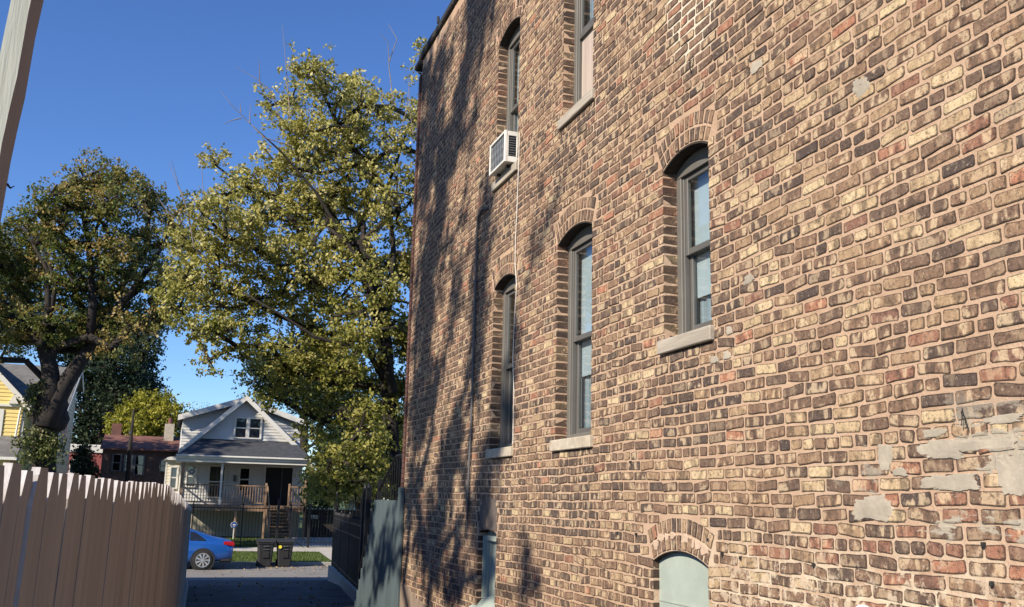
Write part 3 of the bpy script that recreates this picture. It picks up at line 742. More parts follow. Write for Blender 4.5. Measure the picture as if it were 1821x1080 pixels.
g = thing('iron_gate', 'tall black iron gate post pair between the stair and the iron fence', 'gate', (3.7, 19.6, .7))
for x, y in ((3.62, 18.9), (3.74, 19.9)):
    m = MB(); m.bbox((x-.05, y-.05, .6), (x+.05, y+.05, CH+.22), .008); m.tube([(x, y, CH+.22), (x, y, CH+.32)], [.05, .005], 6); m.build('post', M['black'], g)
m = MB(); 
for i in range(9): m.box((3.64+i*.011-.008, 19.0+i*.1, .8), (3.64+i*.011+.008, 19.016+i*.1, CH+.05))
kind(m.build('gate_bars', M['black'], g), 'stuff')
for z in (.9, 2.0, CH+.02):
    m = MB(); m.beam((3.63, 18.95, z), (3.74, 19.85, z), .03, .04); m.build('rail', M['black'], g)
ifence('iron_fence', 'black iron yard fence crossing behind the alley fence near the maple', (4.95, 31.0), (11.0, 31.6), .2, .2, CH+.02, CH+.02, .12, nposts=4, rails=(.08, .97))

# ------------------------------------------------------------------ wood picket fence on the left
wf = thing('wood_fence', 'brown dog-eared wooden picket fence running along the left of the alley', 'fence', (0, 6, .6))
def fence_x(y): return -.61+.1*y if y < 6 else -.01+.029*(y-6)
def picket_mesh(w_, h, ch, ins, mats):
    t = .021; m = MB()
    P = [(-w_/2, 0), (w_/2, 0), (w_/2, h-ch), (w_/2-ins, h), (-w_/2+ins, h), (-w_/2, h-ch)]
    V = [(-t/2, y, z) for y, z in P]+[(t/2, y, z) for y, z in P]
    m.v = V; m.f = [(0,1,2,3,4,5), (6,7,8,9,10,11)]+[(i, (i+1) % 6, (i+1) % 6+6, i+6) for i in range(6)]
    m.m = [0, 0, 0, 0, 1, 1, 1, 0]
    me = bpy.data.meshes.new('picket'); me.from_pydata(m.v, [], m.f)
    for q in mats: me.materials.append(q)
    me.polygons.foreach_set('material_index', m.m)
    import bmesh
    bm = bmesh.new(); bm.from_mesh(me); bmesh.ops.recalc_face_normals(bm, faces=bm.faces); bm.to_mesh(me); bm.free()
    return me
PMS = [picket_mesh(.1405+random.uniform(-.003, .001), 1.81+random.uniform(-.006, .006), random.uniform(.070, .095), random.uniform(.030, .042), (M['picket'], M['cut'])) for _ in range(14)]
y = 1.0; i = 0
while y < 25:
    x = fence_x(y); top = CH+.055 if y < 6 else CH+.055-.335*(y-6)/19
    if y > 6: top += [0, -.012, .01, 0][int(y*.7) % 4]
    o = bpy.data.objects.new('picket', random.choice(PMS)); COL.objects.link(o); o.parent = wf
    lean = .03*(max(0, 1-(y-1)/5))
    sl_ = .1 if y < 6 else .029
    o.location = (x-lean*1.8, y-6, top-1.81-.6+random.uniform(-.006, .004)); o.rotation_euler = (random.gauss(0, .003), lean+random.gauss(0, .0010), -math.atan(sl_)+random.gauss(0, .010))
    y += .1412+random.uniform(0, .001)+(.006 if random.random() < .05 else 0); i += 1
for h in (.35, .95, 1.50):
    for a, b in ((.9, 6), (6, 25)):
        m = MB(); za = (CH+.055-1.8 if a <= 6 else 0)+h; zb_ = (CH+.055-1.8 if b <= 6 else CH-.28-1.8)+h
        m.beam((fence_x(a)-.035, a, za), (fence_x(b)-.035, b, zb_), .038, .09); m.build('rail', M['picket'], wf)
yy_ = 1.2
while yy_ < 25:
    x = fence_x(yy_)-.10; top = CH+.0-(max(0, yy_-6)*.0176); m = MB(); m.bbox((x-.045, yy_-.045, .3), (x+.045, yy_+.045, top-.06), .005); m.build('post', M['picket'], wf); yy_ += 2.4
# proud batten whose sunlit edge is put in as tapering pale wood
def batten(px, py_top, y, w_=.02, dx=.02, h=1.7):
    p = atY(px, py_top, y); m = MB()
    x = fence_x(y)+.012; V = [(x-.012, y-.025, p[2]-h), (x+.0, y-.025, p[2]-h), (x+.0, y+.09, p[2]-h), (x-.012, y+.09, p[2]-h)]
    T_ = .03*(1-1.75/5)*1.75; V = [(a+.002, b, c) for a, b, c in V]; V += [(x-.012, y-.025, p[2]-.075), (x+dx, y-.025, p[2]-.075), (x+dx, y+.09, p[2]-.075), (x-.012, y+.09, p[2]-.075)]+[(x-.012, y+.015, p[2]), (x+dx, y+.015, p[2]), (x+dx, y+.085, p[2]), (x-.012, y+.085, p[2])]
    V = [(a-.03*.65*(p[2]-c), b, c) for a, b, c in V]
    m.add(V, [(0,1,5,4),(1,2,6,5),(2,3,7,6),(3,0,4,7),(4,5,9,8),(5,6,10,9),(6,7,11,10),(7,4,8,11),(0,3,2,1),(8,9,10,11)])
    m.m[0] = 1; m.m[4] = 1; m.m[9] = 1
    m.build('batten', (M['picket'], M['cut']), wf)
batten(101, 845, 2.75, dx=.007)
# retaining kerb under the fence
m = MB(); V = []
for y in (1, 6, 14, 20, 25.2):
    x = fence_x(y); z = gz(x, y); V += [(x-.2, y, z-.1), (x-.2, y, z+.12), (x+.06, y, z+.12), (x+.10, y, z-.1)]
m.add(V, [q for i in range(4) for q in ((4*i, 4*i+1, 4*i+5, 4*i+4), (4*i+1, 4*i+2, 4*i+6, 4*i+5), (4*i+2, 4*i+3, 4*i+7, 4*i+6))]+[(0,1,2,3),(16,17,18,19)])
kind(m.build('kerb', M['curb']), 'structure')
# tall timber post at the upper left
YP = 1.5
pp = thing('timber_post', 'tall pale weathered timber post leaning at the upper left corner', 'post', (-.3, YP, .7))
a1 = atY(20, 0, YP); a2 = atY(56, 0, YP); d_ = atY(0, 278, YP)-a2; d_ = d_/abs(d_[2])
wdt = a2[0]-a1[0]
topz = a2[2]+.5; L = topz-.6
def along(x, y, z): t = a2[2]-z; return (x+d_[0]*t, y, z)
V = []
for z in (.6, topz):
    for x, y in ((a2[0]-wdt, YP), (a2[0], YP), (a2[0]-.0, YP+.11), (a2[0]-wdt, YP+.11)): V.append(along(x, y, z))
m = MB(); NZ = 60; V = []
for k in range(NZ+1):
    z = .6+(topz-.6)*k/NZ; w1 = .0009*math.sin(z*31)+.0008*random.uniform(-1, 1)
    nick = .004 if abs(z-(CH+.46)) < .012 else 0
    for x, y in ((a2[0]-wdt, YP), (a2[0]+w1-nick*.3, YP), (a2[0]-nick+w1, YP+.085), (a2[0]-wdt, YP+.085)): V.append(along(x, y, z))
for k in range(NZ):
    for q in range(4):
        m.f.append((4*k+q, 4*k+(q+1) % 4, 4*k+4+(q+1) % 4, 4*k+4+q)); m.m.append([0, 1, 1, 0][q])
m.v = V; m.f += [(3, 2, 1, 0), (4*NZ, 4*NZ+1, 4*NZ+2, 4*NZ+3)]; m.m += [0, 0]
m.build('beam', (M['post'], M['postside']), pp)
p = along(a2[0], YP+.085, CH+.455); m = MB(); m.tube([p, (p[0]+.004, p[1]+.006, p[2]-.004), (p[0]+.009, p[1]+.01, p[2]+.001)], [.0022, .0016, .0005], 5); m.build('splinter', M['bark'], pp)

# ------------------------------------------------------------------ houses across the street
def mk(name, col, **k): M[name] = simple(name, col, **k)
mk('vinyl_grey', (.56, .555, .54), rough=.6, var=.05, scale=.8)
mk('vinyl_cream', (.62, .57, .44), rough=.6, var=.05, scale=.8)
mk('trim_white', (.62, .60, .55), rough=.5, var=.05, scale=2, grime=(.6, .57, .5))
mk('shingle', (.050, .052, .060), rough=.95, var=.35, scale=4, bumpd=.01)
mk('shingle_grey', (.15, .145, .14), rough=.95, var=.3, scale=2.5, bumpd=.01, grime=(.10, .095, .09))
mk('yellow', (.68, .53, .20), rough=.65, var=.07, scale=1)
mk('yellow_shaded', (.50, .47, .33), rough=.65, var=.07, scale=1)  # same yellow siding on the shaded side, shade put into the colour
mk('deckwood', (.27, .175, .11), rough=.8, var=.25, scale=6)
mk('found', (.40, .36, .28), rough=.9, var=.12, scale=2, bumpd=.004)
mk('brown_brick', (.085, .058, .048), rough=.95, var=.35, scale=5, bumpd=.01)
mk('red_siding', (.25, .065, .06), rough=.8, var=.15, scale=2)
mk('rust_roof', (.17, .075, .055), rough=.9, var=.4, scale=1.2, grime=(.08, .05, .05))
mk('chimney', (.42, .37, .29), rough=.9, var=.2, scale=4, bumpd=.005)
M['glass_far'] = mat_glass('far_glass', (.5, .52, .55), 1.6)
mk('blue_paint', (.02, .07, .26), rough=.4, var=.1)

def siding(name, mat, parent, axis, at_, a0, a1, z0, z1, out, pitch=.15, clip=None):
    """clapboards: stepped profile; axis 'y' => wall faces -y or +y at y=at_; clip(z)->(a0,a1)"""
    m = MB(); z = z0
    while z < z1-.01:
        zt = min(z+pitch, z1)
        lo0, lo1 = clip(z) if clip else (a0, a1); hi0, hi1 = clip(zt) if clip else (a0, a1)
        if lo1-lo0 < .02: break
        if hi1 <= hi0: hi0 = hi1 = (hi0+hi1)/2
        o_ = .03*out
        P = [(lo0, z, o_), (lo1, z, o_), (hi1, zt, .002*out), (hi0, zt, .002*out), (lo0, z, 0), (lo1, z, 0)]
        def W(a, zz, off): return (a, at_+off, zz) if axis == 'y' else (at_+off, a, zz)
        m.add([W(*p) for p in P], [(0, 1, 2, 3), (4, 5, 1, 0)]); z = zt
    return m.build(name, mat, parent)
def hwindow(parent, x0, x1, z0, z1, y, mat_f=None, dbl=False, blind=None, out=-1, sub='window'):
    """double-hung window on a wall facing -y"""
    mf = mat_f or M['trim_white']; t = .065
    m = MB(); m.bbox((x0-t, y-.06, z0-t), (x0, y+.02, z1+t), .006); m.bbox((x1, y-.06, z0-t), (x1+t, y+.02, z1+t), .006)
    m.bbox((x0, y-.061, z1), (x1, y+.02, z1+t), .006); m.bbox((x0, y-.07, z0-t), (x1, y+.02, z0), .006)
    if dbl: m.bbox(((x0+x1)/2-.07, y-.058, z0), ((x0+x1)/2+.07, y+.018, z1), .006)
    wn = m.build('window', mf, parent); ORI[wn] = ORI[parent]
    spans = [(x0, (x0+x1)/2-.07), ((x0+x1)/2+.07, x1)] if dbl else [(x0, x1)]
    for a, b in spans:
        zm = (z0+z1)/2; m = MB(); m.bbox((a, y-.03, zm-.03), (b, y-.005, zm+.03), .004); m.bbox((a, y-.028, z0), (a+.035, y-.006, z1), .004); m.bbox((b-.035, y-.028, z0), (b, y-.006, z1), .004)
        m.build('sash', mf, wn)
        B('pane', M['glass_far'], wn, ((a, y-.018, z0), (b, y-.014, z1)))
        B('interior', blind or M['curtain'], wn, ((a, y-.0045, z0+.0), (b, y-.0035, z1)))
    return wn

# ---- grey gabled house with a raised porch
gh = thing('gabled_house', 'grey sided house with a steep front gable, shingled porch roof and raised porch', 'house', (3.4, 52.5, .5))
Y1 = 52.5; HX0, HX1 = .60, 6.50; AX, AZ = 3.38, CH+5.02; EZ = CH+2.10; EX0, EX1 = .27, 6.62
DK = CH-.42
siding('porch_wall', M['vinyl_grey'], gh, 'y', Y1, HX0, HX1, DK, CH+1.95, -1)
B('body', M['vinyl_grey'], gh, ((HX0, Y1+.003, .3), (HX1, 64, CH+2.0)))
B('foundation', M['found'], gh, ((HX0+.02, Y1-.03, .3), (HX1-.02, Y1+.002, DK-.02)))
sl_ = (AZ-EZ)/(AX-EX0)
def gclip(z): return (max(HX0, AX-(AZ-z)/sl_), min(HX1, AX+(AZ-z)/sl_))
siding('gable_wall', M['vinyl_grey'], gh, 'y', Y1-.02, HX0, HX1, CH+1.95, AZ-.05, -1, clip=gclip)
m = MB(); m.prism([(HX0+.05, CH+2.0), (HX1-.05, CH+2.0), (AX, AZ-.15)], 'y', Y1, 64); m.build('attic', M['vinyl_grey'], gh)
for sgn, ex in ((-1, EX0), (1, EX1)):
    m = MB(); V = [(ex, Y1-.45, EZ), (AX, Y1-.45, AZ), (AX, 64.3, AZ), (ex, 64.3, EZ)]
    m.add(V+[(a, b, c+.12) for a, b, c in V], [(0,1,2,3),(4,5,6,7),(0,1,5,4),(1,2,6,5),(2,3,7,6),(3,0,4,7)]); m.build('roof', M['shingle'], gh)
    m = MB(); V = [(ex, Y1-.48, EZ-.16), (AX, Y1-.48, AZ-.16), (AX, Y1-.48, AZ+.13), (ex, Y1-.48, EZ+.13)]
    m.add(V+[(a, b+.05, c) for a, b, c in V], [(0,1,2,3),(4,5,6,7),(0,1,5,4),(1,2,6,5),(2,3,7,6),(3,0,4,7)]); m.build('rake_board', M['trim_white'], gh)
# dormers either side
for sgn, x0, x1 in ((-1, .36, AX-.1), (1, AX+.1, 6.45)):
    ex = x0 if sgn < 0 else x1; ztop = CH+3.95
    def dclip(z, sgn=sgn, ex=ex):
        if sgn < 0: return (max(ex, ex+(z-ztop)/.33 if z > ztop else ex), AX-.05)
        return (AX+.05, min(ex, ex-(z-ztop)/.33 if z > ztop else ex))
    siding('dormer_wall', M['vinyl_grey'], gh, 'y', 54.0, x0, x1, CH+2.3, CH+4.85, -1, clip=dclip)
    m = MB(); m.prism([(ex, CH+2.2), (AX, CH+2.2), (AX, AZ-.15), (ex, ztop)], 'y', 54.01, 62); m.build('dormer', M['vinyl_grey'], gh)
    e2 = ex+sgn*.25
    m = MB(); m.prism([(e2, ztop-.05), (AX, AZ-.0), (AX, AZ+.14), (e2, ztop+.10)], 'y', 53.6, 62.3); m.build('dormer_roof', M['shingle'], gh)
    m = MB(); m.prism([(e2, ztop-.16), (AX, AZ-.14), (AX, AZ+.16), (e2, ztop+.12)], 'y', 53.54, 53.59); m.build('dormer_fascia', M['trim_white'], gh)
hwindow(gh, 2.95, 4.22, CH+2.98, CH+3.95, Y1-.05, dbl=True, blind=M['curtain'])
# porch roof
PY = 49.75; m = MB()
V = [(.20, PY, CH+1.86), (6.62, PY, CH+1.86), (6.0, Y1-.03, CH+2.78), (1.35, Y1-.03, CH+2.78), (.20, Y1-.03, CH+1.86), (6.62, Y1-.03, CH+1.86)]
m.add(V+[(a, b, c+.06) for a, b, c in V[:4]], [(0,1,2,3),(6,7,8,9),(0,3,4),(1,5,2),(0,1,7,6),(0,4,3),(0,6,9,3),(1,2,8,7)]); m.build('porch_roof', M['shingle'], gh)
B('porch_ceiling', M['trim_white'], gh, ((.25, PY+.05, CH+1.58), (6.55, Y1-.03, CH+1.62)))
m = MB(); m.bbox((.18, PY-.06, CH+1.72), (6.64, PY-.005, CH+1.9), .01); m.bbox((.24, PY+.02, CH+1.57), (6.58, PY+.10, CH+1.719), .01); m.build('porch_fascia', M['trim_white'], gh)
m = MB(); m.bbox((.16, PY-.15, CH+1.82), (6.66, PY-.065, CH+1.91), .02); m.build('gutter', M['trim_white'], gh)
B('side_fascia', M['trim_white'], gh, ((.19, PY-.0, CH+1.58), (.245, Y1-.03, CH+1.9)), ((6.58, PY-.0, CH+1.58), (6.635, Y1-.03, CH+1.9)))
# deck
B('deck', M['deckwood'], gh, ((.55, 50.0, DK-.06), (6.45, Y1-.035, DK)), c=.01)
B('deck_fascia', M['deckwood'], gh, ((.53, 49.94, DK-.28), (4.48, 49.995, DK-.01)), ((5.66, 49.94, DK-.28), (6.46, 49.995, DK-.01)), ((4.485, 49.96, DK-.28), (5.655, 49.99, DK-.065)))
for x, a, b, mt, w_ in ((.55, .45, CH+1.56, 'deckwood', .14), (6.42, .45, CH+1.56, 'deckwood', .12), (2.35, DK, CH+1.56, 'trim_white', .10), (4.5, .45, DK+1.08, 'deckwood', .10), (5.62, .45, DK+1.08, 'deckwood', .10), (3.15, .45, DK-.3, 'deckwood', .12)):
    m = MB(); m.bbox((x-w_/2, 50.0-w_/2+.0, a), (x+w_/2, 50.0+w_/2, b), .008); m.build('porch_post', M[mt], gh)
for x0, x1 in ((.62, 4.45), (5.68, 6.36)):
    rb = MB(); rb.bbox((x0, 49.96, DK+.90), (x1, 50.05, DK+.96), .005); ro = rb.build('porch_rail', M['deckwood'], gh); ORI[ro] = ORI[gh]; B('bottom_rail', M['deckwood'], ro, ((x0, 49.98, DK+.08), (x1, 50.03, DK+.14)))
    ORI[ro] = ORI[gh]; n = int((x1-x0)/.125)
    for i in range(n): 
        x = x0+(i+.5)*(x1-x0)/n; B('baluster', M['deckwood'], ro, ((x-.018, 49.985, DK+.141), (x+.018, 50.022, DK+.899)))
B('side_rail', M['deckwood'], gh, ((.52, 50.1, DK+.9), (.59, Y1-.05, DK+.96)), ((.53, 50.1, DK+.08), (.58, Y1-.05, DK+.14)))
n = 8
for i in range(n):
    z = DK-.155*(i+1); y = 49.94-.27*i
    B('step', M['deckwood'], gh, ((4.58, y-.28, z-.04), (5.55, y-.002, z)), ((4.60, y-.02, z-.16), (5.53, y-.004, z-.041)))
for x in (4.55, 5.58):
    m = MB(); m.beam((x, 49.9, DK-.1), (x, 49.94-.27*n, DK-.155*n-.1), .04, .2); m.build('stringer', M['deckwood'], gh)
    m = MB(); m.beam((x, 49.9, DK+.92), (x, 49.94-.27*n, DK-.155*n+.85), .05, .06); m.beam((x, 49.94-.27*n, .5), (x, 49.94-.27*n, DK-.155*n+.95), .08, .08); m.build('stair_rail', M['deckwood'], gh)
# porch openings
hwindow(gh, .80, 1.22, CH+.45, CH+1.42, Y1-.03, blind=M['blind'])
hwindow(gh, 1.85, 2.62, CH-.05, CH+1.45, Y1-.03, blind=M['curtain'])
hwindow(gh, 3.35, 3.85, CH+.3, CH+1.4, Y1-.03, blind=M['dark'])
m = MB(); m.bbox((4.55, Y1-.08, DK), (4.64, Y1-.005, CH+1.62), .006); m.bbox((6.0, Y1-.08, DK), (6.09, Y1-.005, CH+1.62), .006); m.bbox((4.64, Y1-.078, CH+1.5), (6.0, Y1-.006, CH+1.62), .006); dr = m.build('doorway', M['trim_white'], gh); ORI[dr] = ORI[gh]
B('door', M['dark'], dr, ((4.641, Y1-.05, DK), (5.999, Y1-.03, CH+1.499))); B('door_edge', M['metal_grey'], dr, ((5.45, Y1-.07, DK), (5.49, Y1-.051, CH+1.49)))
m = MB(); m.disc((1.01, Y1-.06, CH+1.17), 'y', .13, .008, 18); m.build('round_sticker', M['blue_paint'], gh)
m = MB(); m.disc((1.01, Y1-.067, CH+1.17), 'y', .075, .004, 14); m.build('sticker_centre', M['trim_white'], gh)
m = MB(); m.tube([(3.1, Y1-.15, CH+.75), (3.1, Y1-.15, CH+1.05)], .07, 8); m.build('wall_lamp', M['metal_grey'], gh)
# bay on the left
B('bay', M['vinyl_cream'], gh, ((-.25, 53.0, .3), (.585, 56.5, CH+1.75)))
siding('bay_wall', M['vinyl_cream'], gh, 'y', 52.98, -.25, .585, .6, CH+1.72, -1)
hwindow(gh, .02, .32, CH+.35, CH+1.35, 52.94, blind=M['blind'])
m = MB(); m.prism([(-.4, CH+1.72), (.58, CH+1.72), (.58, CH+2.0), (-.2, CH+1.86)], 'y', 52.75, 56.6); m.build('bay_roof', M['trim_white'], gh)
m = MB(); m.bbox((-.27, 52.95, .6), (-.20, 53.05, CH+1.7), .004); m.bbox((.50, 52.93, .6), (.59, 52.98, CH+1.7), .004); m.build('corner_board', M['trim_white'], gh)
m = MB(); m.tube([(.35, Y1-.55, EZ-.05), (.45, Y1-.2, EZ-.3), (.47, Y1-.12, CH+1.0), (.47, Y1-.12, .7)], .04, 8); m.build('downspout', M['trim_white'], gh)
# seats on the porch
def porch_chair(x, y, mat, label, arms=True):
    c = thing('porch_chair', label, 'chair', (x, y, DK)); 
    B('seat', mat, c, ((x-.25, y-.25, DK+.40), (x+.25, y+.22, DK+.45)), c=.01)
    m = MB()
    for i in range(5): m.bbox((x-.24+i*.1, y+.20, DK+.47), (x-.24+i*.1+.07, y+.24, DK+.95), .005)
    m.bbox((x-.25, y+.2, DK+.95), (x+.25, y+.245, DK+1.0), .005); m.build('backrest', mat, c)
    for sx in (-1, 1):
        for sy in (-1, 1): B('leg', mat, c, ((x+sx*.22-.025, y+sy*.2-.025, DK+.002), (x+sx*.22+.025, y+sy*.2+.025, DK+.399)))
        B('armrest', mat, c, ((x+sx*.26-.03, y-.24, DK+.62), (x+sx*.26+.03, y+.19, DK+.65)))
porch_chair(2.75, 51.2, M['trim_white'], 'white slatted armchair on the grey house porch, beside the white column')
porch_chair(3.75, 51.2, M['metal_grey'], 'dark slatted armchair on the grey house porch, nearer the front door')
# yard sign
ys_ = thing('yard_sign', 'small blue and white octagonal sign on a stake in the front lawn', 'sign', (3.05, 49.1, .5))
B('stake', M['trim_white'], ys_, ((3.03, 49.09, .45), (3.07, 49.12, 1.05))); m = MB(); m.disc((3.05, 49.08, 1.17), 'y', .16, .02, 8); m.build('sign_plate', M['trim_white'], ys_)
m = MB(); m.disc((3.05, 49.066, 1.17), 'y', .145, .006, 8); m.build('blue_field', M['blue_paint'], ys_); B('white_mark', M['trim_white'], ys_, ((2.97, 49.058, 1.155), (3.13, 49.062, 1.20)), ((3.0, 49.058, 1.10), (3.1, 49.062, 1.12)))

# ---- yellow house at the left
yh = thing('yellow_house', 'yellow clapboard house behind the oak, with white trim and grey shingle roofs', 'house', (-8, 52, .5))
SXH = -5.2; F0, RB = 50.6, 57.0; ez = CH+4.0; rzp = CH+6.25; ry0 = 55.3
B('body', M['yellow_shaded'], yh, ((-14, F0+.02, .3), (SXH-.02, RB, ez-.1)))
def sclip(z):
    a = F0 if z <= ez else F0+(z-ez)/(rzp-ez)*(ry0-F0); b = RB if z < CH+5.5 else RB-(z-CH-5.5)/(rzp-CH-5.5)*(RB-ry0)
    return (a, b)
siding('side_wall', M['yellow_shaded'], yh, 'x', SXH, F0, RB, .5, rzp-.03, 1, pitch=.2, clip=sclip)
m = MB(); m.prism([(F0+.1, ez-.12), (RB, ez-.12), (RB, CH+5.4), (ry0, rzp-.12)], 'x', -14, SXH-.021); m.build('attic', M['yellow_shaded'], yh)
m = MB(); e = .35
m.prism([(F0-.4, ez-.32), (ry0, rzp), (ry0, rzp+.14), (F0-.4, ez-.17)], 'x', -14, SXH+e); m.build('front_roof', M['shingle_grey'], yh)
m = MB(); m.prism([(ry0+.002, rzp), (RB+.35, CH+5.33), (RB+.35, CH+5.47), (ry0+.002, rzp+.14)], 'x', -14, SXH+e); m.build('rear_roof', M['shingle_grey'], yh)
m = MB(); m.prism([(F0-.4, ez-.40), (ry0, rzp-.08), (ry0, rzp+.12), (F0-.4, ez-.2)], 'x', SXH+e+.002, SXH+e+.04); m.prism([(ry0+.002, rzp-.08), (RB+.35, CH+5.25), (RB+.35, CH+5.45), (ry0+.002, rzp+.12)], 'x', SXH+e+.002, SXH+e+.04)
m.bbox((SXH-.02, RB-.1, .6), (SXH+.05, RB+.05, CH+5.3), .01); m.build('white_trim', M['trim_white'], yh)
for y0 in (52.4, 53.6):
    m = MB(); m.bbox((SXH+.02, y0, CH+1.9), (SXH+.06, y0+.55, CH+3.5), .01); wn = m.build('window', M['trim_white'], yh); ORI[wn] = ORI[yh]; B('pane', M['glass_far'], wn, ((SXH+.061, y0+.08, CH+1.98), (SXH+.064, y0+.47, CH+3.42)))
# front wing
WXR = -6.45; WA = (-8.9, CH+6.35); WE = CH+3.9; YW = 49.0
B('wing', M['yellow'], yh, ((-11.4, YW+.02, .3), (WXR-.01, F0+1, WE-.1)))
siding('wing_wall', M['yellow'], yh, 'y', YW, -11.4, WXR, CH+.9, WE-.06, -1, pitch=.17)
slw = (WA[1]-WE)/(WXR-WA[0])
siding('wing_gable', M['yellow'], yh, 'y', YW-.01, -11.4, WXR, WE-.06, WA[1]-.1, -1, pitch=.17, clip=lambda z: (max(-11.35, WA[0]-(WA[1]-z)/slw), min(WXR, WA[0]+(WA[1]-z)/slw)))
for sg in (-1, 1):
    ex = WA[0]+sg*(WXR-WA[0]+.25); ze = WE-.25*slw
    m = MB(); m.prism([(ex, ze), (WA[0], WA[1]), (WA[0], WA[1]+.13), (ex, ze+.13)], 'y', YW-.30, 55.0); m.build('wing_roof', M['shingle'], yh)
    m = MB(); m.prism([(ex, ze-.16), (WA[0], WA[1]-.16), (WA[0], WA[1]+.14), (ex, ze+.14)], 'y', YW-.34, YW-.302); m.build('rake_board', M['trim_white'], yh)
B('belt_trim', M['trim_white'], yh, ((-11.4, YW-.12, WE-.18), (WXR+.25, YW-.03, WE-.06)), ((WXR-.10, YW-.05, CH+.9), (WXR+.0, YW-.021, WE-.19)), c=.01)
B('window_trim', M['trim_white'], yh, ((-7.62, YW-.07, CH+1.75), (-7.3, YW-.021, WE-.3)), c=.01)
m = MB(); m.tube([(-6.62, YW-.1, WE-.1), (-6.66, YW-.12, WE-.5), (-6.72, YW-.12, CH+2.35), (-7.05, YW-.9, CH+1.4)], .045, 8); m.build('downspout', M['trim_white'], yh)
m = MB(); m.prism([(YW-1.9, CH+1.35), (YW-.03, CH+2.35), (YW-.03, CH+2.42), (YW-1.9, CH+1.42)], 'x', -11.4, WXR+.1); m.build('porch_roof', M['shingle_grey'], yh)
B('porch_gutter', M['trim_white'], yh, ((-11.4, YW-1.98, CH+1.30), (WXR+.15, YW-1.9, CH+1.43)), c=.01)
B('porch_wall', M['yellow'], yh, ((-11.4, YW-1.7, .4), (-6.6, YW-1.6, CH+1.3)))
m = MB(); m.prism([(-7.15, WE-.05), (-6.75, WE-.05), (-6.95, WE+.40)], 'y', YW-.22, YW-.03); m.build('pediment', M['trim_white'], yh)

# ---- dark brick building, red building, chimney behind
db = thing('dark_brick_house', 'low dark brown brick house with a rusty roof, between the yellow and grey houses', 'house', (-2, 66, .5))
B('wall', M['brown_brick'], db, ((-4.1, 66, .3), (.35, 74, CH+2.75)))
m = MB(); m.prism([(65.7, CH+2.66), (69, CH+3.6), (69, CH+3.75), (65.7, CH+2.76)], 'x', -4.25, .45); m.build('roof', M['rust_roof'], db)
m = MB(); m.prism([(66.01, CH+2.7), (69, CH+2.7), (69, CH+3.55)], 'x', -4.05, .3); m.build('roof_gable', M['brown_brick'], db)
for x0, x1, z0, z1, dd in ((-3.45, -3.0, CH+1.4, CH+2.35, False), (-2.75, -2.3, CH+1.4, CH+2.35, False), (-2.15, -1.65, CH+1.2, CH+2.35, False), (-.65, -.1, CH+1.45, CH+2.1, False)):
    hwindow(db, x0, x1, z0, z1, 65.97, mat_f=M['metal_grey'], blind=M['dark'])
m = MB(); m.bbox((-.62, 68.0, CH+2.9), (-.02, 68.6, CH+4.55), .01); ch = m.build('chimney', M['chimney'], db); ORI[ch] = ORI[db]
m = MB(); m.tube([(-.3, 68.3, CH+4.55), (-.3, 68.3, CH+4.95)], .14, 8); m.build('chimney_pot', M['rust_roof'], ch)
m = MB(); m.bbox((-3.9, 69.3, CH+3.0), (-3.3, 69.8, CH+4.5), .01); m.build('chimney', M['rust_roof'], db)
rb = thing('red_building', 'low red building with a white roof band beside the yellow house', 'building', (-6, 78, .5))
B('wall', M['red_siding'], rb, ((-8.2, 78, .3), (-4.55, 84, CH+2.85)))
B('roof_band', M['trim_white'], rb, ((-8.3, 77.9, CH+2.86), (-4.45, 84, CH+3.45)), c=.03)
hwindow(rb, -6.9, -6.3, CH+1.4, CH+2.3, 77.97, blind=M['dark']); hwindow(rb, -6.0, -5.7, CH+1.0, CH+2.2, 77.97, blind=M['dark'])
# utility pole
up_ = thing('utility_pole', 'leaning bare wooden pole rising before the dark brick house', 'pole', (-3.0, 60, .5))
a_ = atY(226, 868, 60); b_ = atY(238, 728, 60); m = MB(); m.tube([(a_[0]-.1, 60, .4), tuple(a_), tuple((a_+b_)/2+np.array([-.03, 0, 0])), tuple(b_)], [.17, .16, .12, .05], 9); m.build('shaft', M['bark'], up_, True)

# ---- wooden fence and things right of the grey house
bf = thing('board_fence', 'dark board fence with pale finial row, right of the grey house', 'fence', (8, 50.5, .5))
x = 6.75
while x < 13: 
    B('board', M['bark'], bf, ((x, 52.2, .4), (x+.135, 52.225, CH-.62+random.uniform(-.01, .01)))); x += .145
m = MB(); x = 6.8
while x < 12: m.bbox((x, 52.1, CH-.58), (x+.06, 52.19, CH-.50), .01); x += .22
kind(m.build('finials', M['trim_white'], bf), 'stuff'); B('rail', M['bark'], bf, ((6.75, 52.1, CH-.64), (13, 52.19, CH-.585)))
p = atY(559, 920, 51.8); sg = thing('paper_notice', 'pale notice board fixed on the dark board fence', 'sign', tuple(p))
B('notice', M['vinyl_cream'], sg, ((p[0]-.19, 51.99, p[2]-.09), (p[0]+.19, 52.01, p[2]+.10)))
for i in range(4): B('dark_mark', M['bark'], sg, ((p[0]-.15+i*.09, 51.984, p[2]-.09), (p[0]-.12+i*.09, 51.988, p[2]+.04)))
gb = thing('pale_shed', 'pale shed glimpsed behind the iron gate below the maple', 'shed', (11.5, 60, .5))
a_ = atY(628, 893, 60); B('wall', M['vinyl_cream'], gb, ((a_[0], 60, .4), (a_[0]+.5, 62, a_[2])), ((a_[0]+.75, 60, .4), (a_[0]+.95, 62, a_[2]-.1))); B('roof', M['shingle'], gb, ((a_[0]-.2, 59.8, a_[2]+.001), (a_[0]+1.2, 62.2, a_[2]+.12)))

